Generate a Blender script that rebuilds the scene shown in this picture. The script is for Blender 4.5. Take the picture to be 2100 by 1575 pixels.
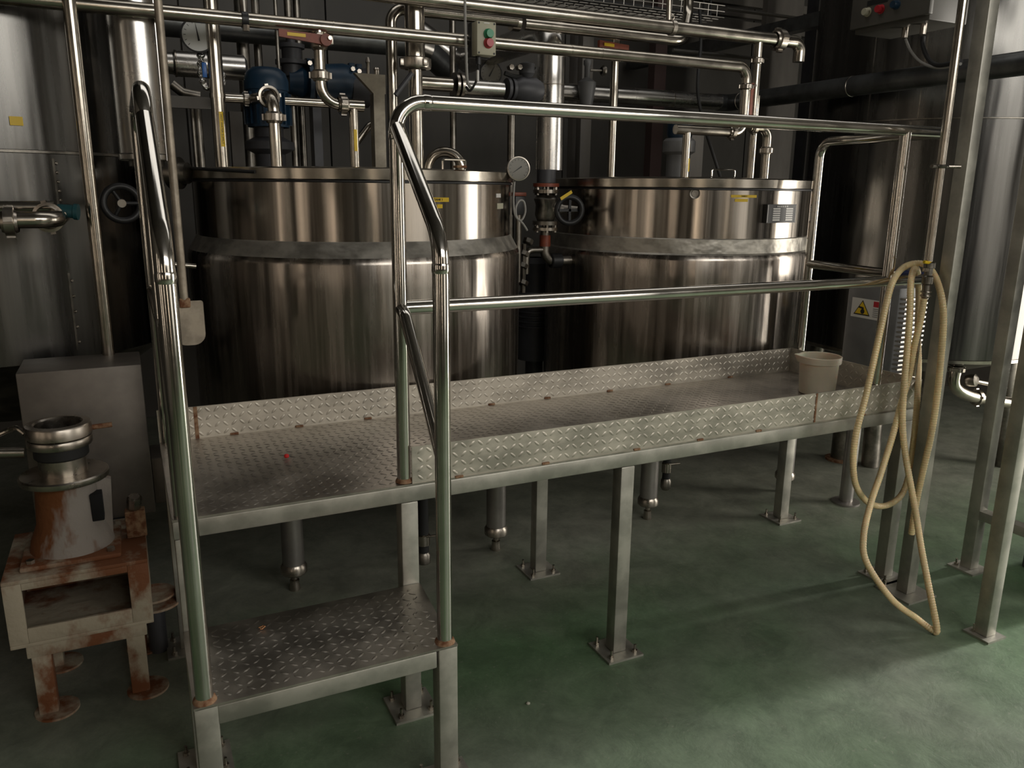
import bpy, bmesh, math, random
from mathutils import Vector, Matrix

random.seed(7)
for o in list(bpy.data.objects):
    bpy.data.objects.remove(o, do_unlink=True)
S = bpy.context.scene
C = S.collection
PI = math.pi

# ------------------------------------------------------------------ camera
CP = Vector((-0.696972, -2.075103, 1.579373))
FW = Vector((0.42104018, 0.87540344, -0.23747416))
RT = Vector((0.90221272, -0.43117099, 0.01018739))
UP = Vector((0.09347389, 0.21854151, 0.97134043))
FPX = 1633.9
cam = bpy.data.cameras.new('camera')
camo = bpy.data.objects.new('camera', cam)
C.objects.link(camo)
cam.sensor_fit = 'HORIZONTAL'
cam.sensor_width = 36.0
cam.lens = FPX / 2100.0 * 36.0
cam.clip_start = 0.05
m = Matrix((RT, UP, -FW)).transposed().to_4x4()
m.translation = CP
camo.matrix_world = m
S.camera = camo

# ------------------------------------------------------------------ world, lights, exposure
w = bpy.data.worlds.new('world')
S.world = w
w.use_nodes = True
w.node_tree.nodes['Background'].inputs[0].default_value = (0.55, 0.62, 0.7, 1)
w.node_tree.nodes['Background'].inputs[1].default_value = 0.3


def area(name, loc, face, sx, sy, power, col):
    l = bpy.data.lights.new(name, 'AREA')
    l.shape = 'RECTANGLE'
    l.size, l.size_y = sx, sy
    l.energy = power
    l.color = col
    o = bpy.data.objects.new(name, l)
    C.objects.link(o)
    o.location = loc
    o.rotation_euler = Vector(face).to_track_quat('-Z', 'Y').to_euler()
    return o


# low hazy sun slanting in through the open door on the right
sl = bpy.data.lights.new('sun', 'SUN')
sl.energy = 2.0
sl.angle = math.radians(7)
sl.color = (1.0, 0.97, 0.91)
so = bpy.data.objects.new('sun', sl)
C.objects.link(so)
SAZ, SEL = math.radians(3.3), math.radians(24)
so.rotation_euler = Vector((-math.cos(SEL) * math.cos(SAZ), math.cos(SEL) * math.sin(SAZ), -math.sin(SEL))).to_track_quat('-Z', 'Y').to_euler()
# daylight through the big door in the right-hand wall
area('daylight_door', (5.35, -1.1, 1.22), (-1, 0, 0), 1.75, 2.4, 105, (1.0, 0.94, 0.84))
# translucent sheets in the roof
area('daylight_roof', (2.0, 1.0, 4.15), (0, 0, -1), 5.4, 1.1, 19, (1.0, 0.97, 0.92))
# daylight through the strip of high windows behind the camera
area('daylight_strip', (2.3, -5.8, 3.4), (0, 1, -0.25), 5.4, 1.25, 135, (1.0, 0.97, 0.91))
# daylight through the wide window of the front wall, behind the camera and to its right
area('daylight_front', (3.75, -5.85, 1.5), (0, 1, 0), 2.3, 2.2, 16, (1.0, 0.94, 0.84))
# narrow upright windows in the wall behind the camera and in the left wall
area('daylight_slit_a', (2.35, -5.85, 1.7), (0, 1, 0), 0.12, 2.0, 2.2, (1.0, 0.86, 0.68))
area('daylight_slit_b', (-0.75, -5.85, 1.7), (0, 1, 0), 0.14, 2.0, 6, (1.0, 0.82, 0.62))
area('daylight_slit_c', (-4.2, -5.85, 1.7), (0, 1, 0), 0.2, 2.0, 6, (1.0, 0.82, 0.64))
area('daylight_slit_d', (-4.85, -2.6, 1.7), (1, 0, 0), 0.16, 2.0, 4.5, (1.0, 0.82, 0.64))
area('daylight_slit_e', (-4.85, -0.9, 1.7), (1, 0, 0), 0.10, 2.0, 2.5, (1.0, 0.82, 0.64))

S.view_settings.view_transform = 'Standard'
S.view_settings.look = 'None'
S.view_settings.exposure = 0.2
S.view_settings.gamma = 1.0
S.view_settings.use_curve_mapping = False


# ------------------------------------------------------------------ helpers
def at(u, v, y):
    d = FW * FPX + RT * (u - 1050.0) - UP * (v - 787.5)
    t = (y - CP.y) / d.y
    return CP + d * t


def atz(u, v, z):
    d = FW * FPX + RT * (u - 1050.0) - UP * (v - 787.5)
    t = (z - CP.z) / d.z
    return CP + d * t


def atx(u, v, x):
    d = FW * FPX + RT * (u - 1050.0) - UP * (v - 787.5)
    t = (x - CP.x) / d.x
    return CP + d * t


def V(*a):
    return Vector(a)


# ---- materials
def mat(name, col=(0.5, 0.5, 0.5), rough=0.5, metal=0.0, var=0.0, scale=(6, 6, 6), rvar=0.0, bump=0.0, bscale=None,
        col2=None, lo=0.4, hi=0.6, spec=0.5, emit=None, trans=0.0, sub=0.0, det=5.0):
    M = bpy.data.materials.new(name)
    M.use_nodes = True
    nt = M.node_tree
    b = nt.nodes['Principled BSDF']
    b.inputs['Base Color'].default_value = (*col, 1)
    b.inputs['Roughness'].default_value = rough
    b.inputs['Metallic'].default_value = metal
    b.inputs['Specular IOR Level'].default_value = spec
    if trans:
        b.inputs['Transmission Weight'].default_value = trans
    if sub:
        b.inputs['Subsurface Weight'].default_value = sub
        b.inputs['Subsurface Scale'].default_value = 0.02
    if emit:
        b.inputs['Emission Color'].default_value = (*emit[0], 1)
        b.inputs['Emission Strength'].default_value = emit[1]
    if var or rvar or bump or col2:
        tc = nt.nodes.new('ShaderNodeTexCoord')
        mp = nt.nodes.new('ShaderNodeMapping')
        mp.inputs['Scale'].default_value = scale
        nt.links.new(tc.outputs['Object'], mp.inputs['Vector'])
        n = nt.nodes.new('ShaderNodeTexNoise')
        n.inputs['Scale'].default_value = 1.0
        n.inputs['Detail'].default_value = det
        n.inputs['Roughness'].default_value = 0.6
        nt.links.new(mp.outputs['Vector'], n.inputs['Vector'])
        if var or col2:
            r = nt.nodes.new('ShaderNodeValToRGB')
            r.color_ramp.elements[0].position = lo
            r.color_ramp.elements[1].position = hi
            c2 = col2 if col2 else tuple(c * (1 + var) for c in col)
            c1 = col if col2 else tuple(c * (1 - var) for c in col)
            r.color_ramp.elements[0].color = (*c1, 1)
            r.color_ramp.elements[1].color = (*c2, 1)
            nt.links.new(n.outputs['Fac'], r.inputs['Fac'])
            nt.links.new(r.outputs['Color'], b.inputs['Base Color'])
        if rvar:
            mr = nt.nodes.new('ShaderNodeMapRange')
            mr.inputs['From Min'].default_value = 0.3
            mr.inputs['From Max'].default_value = 0.7
            mr.inputs['To Min'].default_value = max(0.02, rough - rvar)
            mr.inputs['To Max'].default_value = rough + rvar
            nt.links.new(n.outputs['Fac'], mr.inputs['Value'])
            nt.links.new(mr.outputs['Result'], b.inputs['Roughness'])
        if bump:
            mp2 = nt.nodes.new('ShaderNodeMapping')
            mp2.inputs['Scale'].default_value = bscale or scale
            nt.links.new(tc.outputs['Object'], mp2.inputs['Vector'])
            n2 = nt.nodes.new('ShaderNodeTexNoise')
            n2.inputs['Scale'].default_value = 1.0
            n2.inputs['Detail'].default_value = 3.0
            nt.links.new(mp2.outputs['Vector'], n2.inputs['Vector'])
            bp = nt.nodes.new('ShaderNodeBump')
            bp.inputs['Strength'].default_value = 1.0
            bp.inputs['Distance'].default_value = bump
            nt.links.new(n2.outputs['Fac'], bp.inputs['Height'])
            nt.links.new(bp.outputs['Normal'], b.inputs['Normal'])
    return M


M = {}
M['tank'] = mat('brushed_tank_steel', (0.36, 0.325, 0.285), 0.18, 1.0, var=0.28, scale=(34, 34, 0.6), rvar=0.06,
                bump=0.0035, bscale=(5.0, 5.0, 0.25), lo=0.3, hi=0.7)
M['jacket'] = mat('dented_jacket_steel', (0.34, 0.305, 0.27), 0.25, 1.0, var=0.32, scale=(26, 26, 1.0), rvar=0.09,
                  bump=0.010, bscale=(4.5, 4.5, 1.1), lo=0.3, hi=0.7)
M['shoulder'] = mat('dull_shoulder_steel', (0.40, 0.375, 0.33), 0.42, 0.8, var=0.22, scale=(9, 9, 14), rvar=0.1,
                    bump=0.012, bscale=(7, 7, 9))
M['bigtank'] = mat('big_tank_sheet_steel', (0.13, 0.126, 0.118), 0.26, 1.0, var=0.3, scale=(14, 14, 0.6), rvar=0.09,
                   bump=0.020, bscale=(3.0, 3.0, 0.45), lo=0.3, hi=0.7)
M['polish'] = mat('polished_tube_steel', (0.70, 0.67, 0.62), 0.12, 1.0, var=0.06, scale=(9, 9, 9), rvar=0.03)
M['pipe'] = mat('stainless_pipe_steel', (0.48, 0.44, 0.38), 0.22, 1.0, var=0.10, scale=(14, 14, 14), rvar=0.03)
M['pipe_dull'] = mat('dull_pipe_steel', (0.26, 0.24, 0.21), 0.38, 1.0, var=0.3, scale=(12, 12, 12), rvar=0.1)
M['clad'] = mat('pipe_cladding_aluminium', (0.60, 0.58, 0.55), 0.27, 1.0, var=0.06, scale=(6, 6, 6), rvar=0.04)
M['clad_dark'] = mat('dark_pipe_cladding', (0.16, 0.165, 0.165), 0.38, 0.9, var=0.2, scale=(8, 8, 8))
M['frame'] = mat('square_tube_steel', (0.45, 0.435, 0.385), 0.48, 0.75, var=0.15, scale=(9, 9, 9), rvar=0.08)
M['plate'] = mat('tread_plate_steel', (0.42, 0.385, 0.34), 0.40, 0.9, var=0.18, scale=(7, 7, 7), rvar=0.10)
M['toe'] = mat('toe_board_steel', (0.54, 0.50, 0.43), 0.47, 0.75, var=0.18, scale=(6, 6, 12), rvar=0.10)
M['weld'] = mat('rusty_weld', (0.16, 0.06, 0.025), 0.8, 0.2, col2=(0.35, 0.22, 0.13), scale=(40, 40, 40))
M['rustpaint'] = mat('rusted_cream_paint', (0.16, 0.055, 0.018), 0.75, 0.0, col2=(0.36, 0.31, 0.23), scale=(7, 7, 5),
                     lo=0.42, hi=0.56, bump=0.004, bscale=(30, 30, 30))
M['rustcast'] = mat('rusted_cast_mount', (0.15, 0.05, 0.012), 0.7, 0.1, col2=(0.30, 0.265, 0.235), scale=(6, 6, 2.0),
                    lo=0.46, hi=0.54, bump=0.004, bscale=(30, 30, 30))
M['flange'] = mat('machined_flange_steel', (0.42, 0.38, 0.33), 0.30, 1.0, var=0.2, scale=(12, 12, 12), rvar=0.08)
M['cover'] = mat('dusty_cover_steel', (0.17, 0.15, 0.13), 0.50, 0.6, var=0.15, scale=(5, 5, 5))
M['black'] = mat('black_plastic', (0.012, 0.012, 0.013), 0.45)
M['rubber'] = mat('black_rubber', (0.01, 0.01, 0.01), 0.6)
M['blue'] = mat('blue_pump_paint', (0.008, 0.030, 0.060), 0.42, var=0.25, scale=(8, 8, 8))
M['bluetape'] = mat('blue_tape', (0.02, 0.03, 0.10), 0.35)
M['bluelabel'] = mat('blue_tag', (0.01, 0.10, 0.35), 0.4)
M['teal'] = mat('teal_plastic_cap', (0.01, 0.06, 0.07), 0.45)
M['redlever'] = mat('rust_red_lever_paint', (0.20, 0.045, 0.02), 0.5, var=0.2, scale=(20, 20, 20))
M['red'] = mat('red_plastic', (0.42, 0.02, 0.03), 0.35)
M['green'] = mat('green_plastic', (0.0, 0.22, 0.09), 0.35)
M['grey'] = mat('grey_green_plastic', (0.42, 0.40, 0.30), 0.5)
M['greypaint'] = mat('grey_machine_paint', (0.13, 0.13, 0.13), 0.45, var=0.12, scale=(6, 6, 6))
M['boxpaint'] = mat('control_box_paint', (0.085, 0.08, 0.07), 0.42, var=0.08, scale=(4, 4, 4))
M['yellow'] = mat('yellow_label', (0.72, 0.48, 0.01), 0.45)
M['ink'] = mat('black_print', (0.01, 0.01, 0.01), 0.5)
M['white'] = mat('white_sticker', (0.62, 0.60, 0.57), 0.5)
M['dial'] = mat('gauge_dial_white', (0.62, 0.62, 0.60), 0.35)
M['foil'] = mat('crumpled_foil_tape', (0.75, 0.74, 0.72), 0.22, 1.0, bump=0.02, bscale=(60, 60, 60))
M['hose'] = mat('amber_ribbed_hose', (0.72, 0.57, 0.32), 0.32, var=0.12, scale=(10, 10, 6), sub=0.25)
M['bucketp'] = mat('milky_plastic', (0.62, 0.58, 0.45), 0.42, sub=0.3, var=0.06, scale=(8, 8, 8))
M['redbit'] = mat('bright_red_plastic', (0.65, 0.01, 0.01), 0.4)
M['straw'] = mat('orange_scrap', (0.55, 0.25, 0.10), 0.6)
M['stone'] = mat('pale_chip', (0.45, 0.43, 0.36), 0.7)
M['beam'] = mat('grey_structural_paint', (0.15, 0.137, 0.12), 0.55, var=0.2, scale=(3, 3, 1))
M['paleplate'] = mat('pale_dusty_plate', (0.36, 0.32, 0.25), 0.55, 0.3, var=0.2, scale=(9, 9, 9))
M['dimdial'] = mat('dim_gauge_dial', (0.17, 0.16, 0.13), 0.35)
M['tankleg'] = mat('dull_tank_leg_steel', (0.36, 0.34, 0.32), 0.42, 0.9, var=0.1, scale=(8, 8, 8))
M['brownbeam'] = mat('brown_painted_beam', (0.075, 0.045, 0.04), 0.55)
M['cable'] = mat('grey_cable', (0.30, 0.29, 0.27), 0.5)
M['wire'] = mat('galvanised_wire', (0.38, 0.36, 0.33), 0.38, 0.9)
M['dark'] = mat('dark_machine', (0.045, 0.045, 0.05), 0.5, var=0.2, scale=(4, 4, 4))
M['blackhole'] = mat('black_cavity', (0.004, 0.004, 0.004), 0.9)  # shade inside hollows, put into a near-black colour
M['paddle'] = mat('dull_paddle_steel', (0.36, 0.31, 0.25), 0.5, 0.75, var=0.2, scale=(14, 14, 14))


def wall_mat():
    Mx = mat('insulated_wall_panel', (0.095, 0.088, 0.078), 0.6, var=0.18, scale=(1.5, 1.5, 0.7))
    return Mx


M['wall'] = wall_mat()
M['wallroom'] = mat('plastered_wall', (0.14, 0.125, 0.105), 0.8, var=0.15, scale=(1, 1, 1))
M['ceil'] = mat('dark_roof_sheet', (0.06, 0.055, 0.05), 0.7, var=0.2, scale=(1, 6, 1))


def floor_mat():
    Mx = bpy.data.materials.new('green_epoxy_floor')
    Mx.use_nodes = True
    nt = Mx.node_tree
    b = nt.nodes['Principled BSDF']
    tc = nt.nodes.new('ShaderNodeTexCoord')

    def noise(sc, det=6.0, rough=0.6, dist=0.0):
        n = nt.nodes.new('ShaderNodeTexNoise')
        n.inputs['Scale'].default_value = sc
        n.inputs['Detail'].default_value = det
        n.inputs['Roughness'].default_value = rough
        n.inputs['Distortion'].default_value = dist
        nt.links.new(tc.outputs['Object'], n.inputs['Vector'])
        return n

    def ramp(n, p0, c0, p1, c1):
        r = nt.nodes.new('ShaderNodeValToRGB')
        r.color_ramp.elements[0].position = p0
        r.color_ramp.elements[0].color = (*c0, 1)
        r.color_ramp.elements[1].position = p1
        r.color_ramp.elements[1].color = (*c1, 1)
        nt.links.new(n.outputs['Fac'], r.inputs['Fac'])
        return r

    def mix(f, a, bb, mode='MIX'):
        x = nt.nodes.new('ShaderNodeMix')
        x.data_type = 'RGBA'
        x.blend_type = mode
        if isinstance(f, float):
            x.inputs[0].default_value = f
        else:
            nt.links.new(f, x.inputs[0])
        nt.links.new(a, x.inputs[6])
        nt.links.new(bb, x.inputs[7])
        return x

    big = ramp(noise(0.9, 4, 0.5), 0.36, (0.105, 0.185, 0.095), 0.70, (0.175, 0.205, 0.158))
    med = ramp(noise(6, 10, 0.80, 0.35), 0.36, (0.62, 0.64, 0.62), 0.66, (1.25, 1.25, 1.22))
    m1 = mix(0.85, big.outputs['Color'], med.outputs['Color'], 'MULTIPLY')
    sp = ramp(noise(55, 3, 0.6), 0.62, (0, 0, 0), 0.74, (0.5, 0.5, 0.5))
    chips = nt.nodes.new('ShaderNodeRGB')
    chips.outputs[0].default_value = (0.27, 0.27, 0.22, 1)
    m2 = mix(sp.outputs['Color'], m1.outputs[2], chips.outputs[0])
    dk = ramp(noise(2.3, 8, 0.75, 0.4), 0.62, (0, 0, 0), 0.75, (0.55, 0.55, 0.55))
    brown = nt.nodes.new('ShaderNodeRGB')
    brown.outputs[0].default_value = (0.085, 0.075, 0.06, 1)
    m3 = mix(dk.outputs['Color'], m2.outputs[2], brown.outputs[0])
    # walked-in brown dust lies thicker back under the platform (same lightness, other hue)
    sx = nt.nodes.new('ShaderNodeSeparateXYZ')
    nt.links.new(tc.outputs['Object'], sx.inputs[0])
    ad = nt.nodes.new('ShaderNodeMath')
    ad.operation = 'MULTIPLY_ADD'
    ad.inputs[1].default_value = 1.6
    nt.links.new(noise(1.3, 5, 0.6, 0.6).outputs['Fac'], ad.inputs[0])
    nt.links.new(sx.outputs['Y'], ad.inputs[2])
    mr = nt.nodes.new('ShaderNodeMapRange')
    mr.inputs['From Min'].default_value = 0.85
    mr.inputs['From Max'].default_value = 1.65
    mr.inputs['To Max'].default_value = 0.8
    nt.links.new(ad.outputs[0], mr.inputs['Value'])
    dust = nt.nodes.new('ShaderNodeRGB')
    dust.outputs[0].default_value = (0.200, 0.192, 0.165, 1)
    dm_ = mix(0.85, dust.outputs[0], med.outputs['Color'], 'MULTIPLY')
    m4 = mix(mr.outputs['Result'], m3.outputs[2], dm_.outputs[2])
    nt.links.new(m4.outputs[2], b.inputs['Base Color'])
    rr = ramp(noise(3.0, 6, 0.6), 0.3, (0.45, 0.45, 0.45), 0.7, (0.68, 0.68, 0.68))
    nt.links.new(rr.outputs['Color'], b.inputs['Roughness'])
    bp = nt.nodes.new('ShaderNodeBump')
    bp.inputs['Distance'].default_value = 0.004
    bp.inputs['Strength'].default_value = 0.8
    nt.links.new(noise(9, 6, 0.65, 0.5).outputs['Fac'], bp.inputs['Height'])
    nt.links.new(bp.outputs['Normal'], b.inputs['Normal'])
    return Mx


M['floor'] = floor_mat()


# ---- mesh builder
class MB:
    def __init__(s):
        s.v = []
        s.f = []

    def add(s, vs, fs):
        n = len(s.v)
        s.v += [tuple(x) for x in vs]
        s.f += [tuple(i + n for i in f) for f in fs]
        return s

    def box(s, lo, hi):
        x0, y0, z0 = lo
        x1, y1, z1 = hi
        return s.add([(x0, y0, z0), (x1, y0, z0), (x1, y1, z0), (x0, y1, z0), (x0, y0, z1), (x1, y0, z1), (x1, y1, z1), (x0, y1, z1)],
                     [(0, 3, 2, 1), (4, 5, 6, 7), (0, 1, 5, 4), (1, 2, 6, 5), (2, 3, 7, 6), (3, 0, 4, 7)])

    def bbox(s, lo, hi, c=0.004):
        """box with chamfered edges"""
        bm = bmesh.new()
        r = bmesh.ops.create_cube(bm, size=1)
        sx, sy, sz = (hi[i] - lo[i] for i in range(3))
        cx, cy, cz = ((hi[i] + lo[i]) / 2 for i in range(3))
        for vv in bm.verts:
            vv.co = Vector((vv.co.x * sx + cx, vv.co.y * sy + cy, vv.co.z * sz + cz))
        bmesh.ops.bevel(bm, geom=bm.edges[:], offset=c, segments=2, profile=0.5, affect='EDGES')
        bm.verts.index_update()
        s.add([vv.co for vv in bm.verts], [[q.index for q in f.verts] for f in bm.faces])
        bm.free()
        return s

    def prism(s, pts, off):
        """polygon pts (3-D) extruded by the vector off"""
        n = len(pts)
        off = Vector(off)
        a = [Vector(p) for p in pts]
        b = [p + off for p in a]
        fs = [tuple(reversed(range(n))), tuple(range(n, 2 * n))]
        fs += [(i, (i + 1) % n, n + (i + 1) % n, n + i) for i in range(n)]
        return s.add(a + b, fs)

    def cyl(s, p0, p1, r0, r1=None, n=20, caps=True):
        r1 = r0 if r1 is None else r1
        p0, p1 = Vector(p0), Vector(p1)
        d = (p1 - p0).normalized()
        a = d.orthogonal().normalized()
        b = d.cross(a)
        vs = []
        for p, r in ((p0, r0), (p1, r1)):
            for i in range(n):
                t = 2 * PI * i / n
                vs.append(p + (a * math.cos(t) + b * math.sin(t)) * r)
        fs = [(i, (i + 1) % n, n + (i + 1) % n, n + i) for i in range(n)]
        if caps:
            fs += [tuple(reversed(range(n))), tuple(range(n, 2 * n))]
        return s.add(vs, fs)

    def lathe(s, prof, c=(0, 0, 0), axis=(0, 0, 1), n=48):
        """prof: list of (radius, height along axis)"""
        ax = Vector(axis).normalized()
        a = ax.orthogonal().normalized()
        if abs(ax.z) > 0.99:
            a = Vector((1, 0, 0))
        b = ax.cross(a)
        c = Vector(c)
        vs, fs = [], []
        rows = []
        for r, h in prof:
            if r < 1e-6:
                rows.append([len(vs)])
                vs.append(c + ax * h)
            else:
                rows.append(list(range(len(vs), len(vs) + n)))
                for i in range(n):
                    t = 2 * PI * i / n
                    vs.append(c + ax * h + (a * math.cos(t) + b * math.sin(t)) * r)
        for p, q in zip(rows[:-1], rows[1:]):
            for i in range(n):
                j = (i + 1) % n
                if len(p) == 1 and len(q) == 1:
                    continue
                if len(p) == 1:
                    fs.append((p[0], q[j], q[i]))
                elif len(q) == 1:
                    fs.append((p[i], p[j], q[0]))
                else:
                    fs.append((p[i], p[j], q[j], q[i]))
        return s.add(vs, fs)

    def tube(s, pts, r, n=14, caps=True, closed=False):
        """swept circle; r is a number or a list"""
        P = [Vector(p) for p in pts]
        m_ = len(P)
        rs = r if isinstance(r, (list, tuple)) else [r] * m_
        T = []
        for i in range(m_):
            if closed:
                d = P[(i + 1) % m_] - P[i - 1]
            else:
                d = P[min(i + 1, m_ - 1)] - P[max(i - 1, 0)]
            T.append(d.normalized())
        a = T[0].orthogonal().normalized()
        vs = []
        for i in range(m_):
            a = (a - T[i] * a.dot(T[i])).normalized()
            b = T[i].cross(a)
            for k in range(n):
                t = 2 * PI * k / n
                vs.append(P[i] + (a * math.cos(t) + b * math.sin(t)) * rs[i])
        fs = []
        for i in range(m_ if closed else m_ - 1):
            j = (i + 1) % m_
            for k in range(n):
                l = (k + 1) % n
                fs.append((i * n + k, i * n + l, j * n + l, j * n + k))
        if caps and not closed:
            fs += [tuple(reversed(range(n))), tuple(range((m_ - 1) * n, m_ * n))]
        return s.add(vs, fs)

    def torus(s, c, axis, R, r, n=40, k=12):
        ax = Vector(axis).normalized()
        a = ax.orthogonal().normalized()
        b = ax.cross(a)
        pts = [Vector(c) + (a * math.cos(2 * PI * i / n) + b * math.sin(2 * PI * i / n)) * R for i in range(n)]
        return s.tube(pts, r, k, closed=True)

    def build(s, name, m_, parent=None, smooth=True, ang=35):
        me = bpy.data.meshes.new(name)
        me.from_pydata(s.v, [], s.f)
        bm = bmesh.new()
        bm.from_mesh(me)
        bmesh.ops.recalc_face_normals(bm, faces=bm.faces[:])
        bm.to_mesh(me)
        bm.free()
        me.materials.append(M[m_] if isinstance(m_, str) else m_)
        if smooth:
            me.shade_smooth()
            me.set_sharp_from_angle(angle=math.radians(ang))
        o = bpy.data.objects.new(name, me)
        C.objects.link(o)
        if parent is not None:
            o.parent = parent
            o.matrix_parent_inverse = Matrix.Translation(-PLOC.get(parent.name, Vector((0, 0, 0))))
        return o


PLOC = {}


def tag(o, label=None, cat=None, group=None, kind=None):
    if label:
        o['label'] = label
    if cat:
        o['category'] = cat
    if group:
        o['group'] = group
    if kind:
        o['kind'] = kind
    return o


def thing(name, label, cat, loc=(0, 0, 0), group=None, kind=None):
    o = bpy.data.objects.new(name, None)
    C.objects.link(o)
    o.empty_display_size = 0.05
    o.location = loc
    PLOC[o.name] = Vector(loc)
    return tag(o, label, cat, group, kind)


def struct(name, mb, m_, parent=None, smooth=False):
    o = mb.build(name, m_, parent, smooth)
    o['kind'] = 'structure'
    return o


def fillet(pts, r, k=8):
    P = [Vector(p) for p in pts]
    out = [P[0]]
    for i in range(1, len(P) - 1):
        a, b, c = P[i - 1], P[i], P[i + 1]
        d0, d1 = (a - b), (c - b)
        l0, l1 = d0.length, d1.length
        d0.normalize()
        d1.normalize()
        th = math.acos(max(-1, min(1, d0.dot(d1))))
        if th > PI - 0.02:
            out.append(b)
            continue
        t = min(r / math.tan(th / 2), l0 * 0.49, l1 * 0.49)
        rr = t * math.tan(th / 2)
        bis = (d0 + d1).normalized()
        cen = b + bis * (rr / math.sin(th / 2))
        p0, p1 = b + d0 * t, b + d1 * t
        v0, v1 = p0 - cen, p1 - cen
        for q in range(k + 1):
            f = q / k
            # slerp
            om = v0.angle(v1)
            vv = (v0 * math.sin((1 - f) * om) + v1 * math.sin(f * om)) / math.sin(om)
            out.append(cen + vv)
    out.append(P[-1])
    return out


def spline(pts, n=10):
    P = [Vector(p) for p in pts]
    out = []
    for i in range(len(P) - 1):
        p0, p1, p2, p3 = P[max(i - 1, 0)], P[i], P[i + 1], P[min(i + 2, len(P) - 1)]
        for k in range(n):
            t = k / n
            out.append(0.5 * ((2 * p1) + (-p0 + p2) * t + (2 * p0 - 5 * p1 + 4 * p2 - p3) * t * t + (-p0 + 3 * p1 - 3 * p2 + p3) * t ** 3))
    out.append(P[-1])
    return out


def pipe(name, label, pts, r, bend=0.08, m_='pipe', cat='pipe', group=None, unions=(), rings=(), n=18):
    """one pipe run; unions are (point, axis, radius, length) nuts that belong to it"""
    t = thing(name, label, cat, tuple(pts[0]), group)
    MB().tube(fillet(pts, bend), r, n).build('tube', m_, t)
    for (p, ax, R, L) in unions:
        union(t, p, ax, R, L)
    for (p, ax, R, L) in rings:
        a = Vector(ax).normalized()
        MB().cyl(Vector(p) - a * L / 2, Vector(p) + a * L / 2, R, n=24).build('joint_ring', m_, t)
    return t


def union(t, p, ax, R, L, m_='flange', nm='union_nut'):
    a = Vector(ax).normalized()
    p = Vector(p)
    mb = MB()
    mb.lathe([(R * 0.72, -L * 0.75), (R * 0.8, -L * 0.5), (R, -L * 0.45), (R, L * 0.45), (R * 0.8, L * 0.5), (R * 0.72, L * 0.75)], p, a, 24)
    b = a.orthogonal().normalized()
    c = a.cross(b)
    for i in range(4):
        d = b * math.cos(i * PI / 2 + 0.6) + c * math.sin(i * PI / 2 + 0.6)
        e = a.cross(d)
        q = p + d * R
        mb.prism([q - a * L * 0.4 - e * R * 0.16, q + a * L * 0.4 - e * R * 0.16, q + a * L * 0.4 + e * R * 0.16, q - a * L * 0.4 + e * R * 0.16], d * R * 0.14)
    return mb.build(nm, m_, t)


def bolt(t, p, ax, r=0.008, h=0.012, m_='flange', nm='bolt', stud=0.0):
    a = Vector(ax).normalized()
    p = Vector(p)
    mb = MB().cyl(p, p + a * h, r, n=6)
    if stud:
        mb.cyl(p + a * h, p + a * (h + stud), r * 0.5, n=8)
    return mb.build(nm, m_, t, smooth=False)


def text_obj(name, s, size, m_, parent, origin, right, up, depth=0.0006):
    cu = bpy.data.curves.new(name, 'FONT')
    cu.body = s
    cu.size = size
    cu.align_x = 'CENTER'
    cu.align_y = 'CENTER'
    cu.extrude = depth
    cu.resolution_u = 2
    tmp = bpy.data.objects.new('tmp_text', cu)
    C.objects.link(tmp)
    dg = bpy.context.evaluated_depsgraph_get()
    me = bpy.data.meshes.new_from_object(tmp.evaluated_get(dg))
    bpy.data.objects.remove(tmp, do_unlink=True)
    R = Vector(right).normalized()
    U = Vector(up).normalized()
    N = R.cross(U)
    mt = Matrix((R, U, N)).transposed().to_4x4()
    mt.translation = Vector(origin)
    me.transform(mt)
    me.name = name
    me.materials.clear()
    me.materials.append(M[m_])
    o = bpy.data.objects.new(name, me)
    C.objects.link(o)
    if parent is not None:
        o.parent = parent
        o.matrix_parent_inverse = Matrix.Translation(-PLOC.get(parent.name, Vector((0, 0, 0))))
    return o


def lugs(name, parent, origin, ax, ay, L, W, pitch=0.027, inside=None, m_='plate', h=0.0017, ln=0.0130, wd=0.0042):
    """raised bars of tread plate, joined: far too many to pick apart"""
    o, ax, ay = Vector(origin), Vector(ax), Vector(ay)
    nz = ax.cross(ay).normalized()
    mb = MB()
    ni, nj = int(L / pitch), int(W / pitch)
    for i in range(ni):
        for j in range(nj):
            x = (i + 0.5) * pitch + (L - ni * pitch) / 2
            y = (j + 0.5) * pitch + (W - nj * pitch) / 2
            if inside and not inside(x, y):
                continue
            c = o + ax * x + ay * y
            s_ = 1 if (i + j) % 2 else -1
            d = (ax + ay * s_).normalized()
            e = nz.cross(d)
            a, b = c - d * ln, c + d * ln
            l1, l2 = c - e * wd - d * ln * 0.45, c - e * wd + d * ln * 0.45
            r1, r2 = c + e * wd - d * ln * 0.45, c + e * wd + d * ln * 0.45
            t1, t2 = c - d * ln * 0.55 + nz * h, c + d * ln * 0.55 + nz * h
            mb.add([a, l1, l2, b, r2, r1, t1, t2],
                   [(0, 1, 6), (1, 2, 7, 6), (2, 3, 7), (3, 4, 7), (4, 5, 6, 7), (5, 0, 6)])
    o_ = mb.build(name, m_, parent, smooth=True, ang=60)
    o_['kind'] = 'stuff'
    return o_


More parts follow.
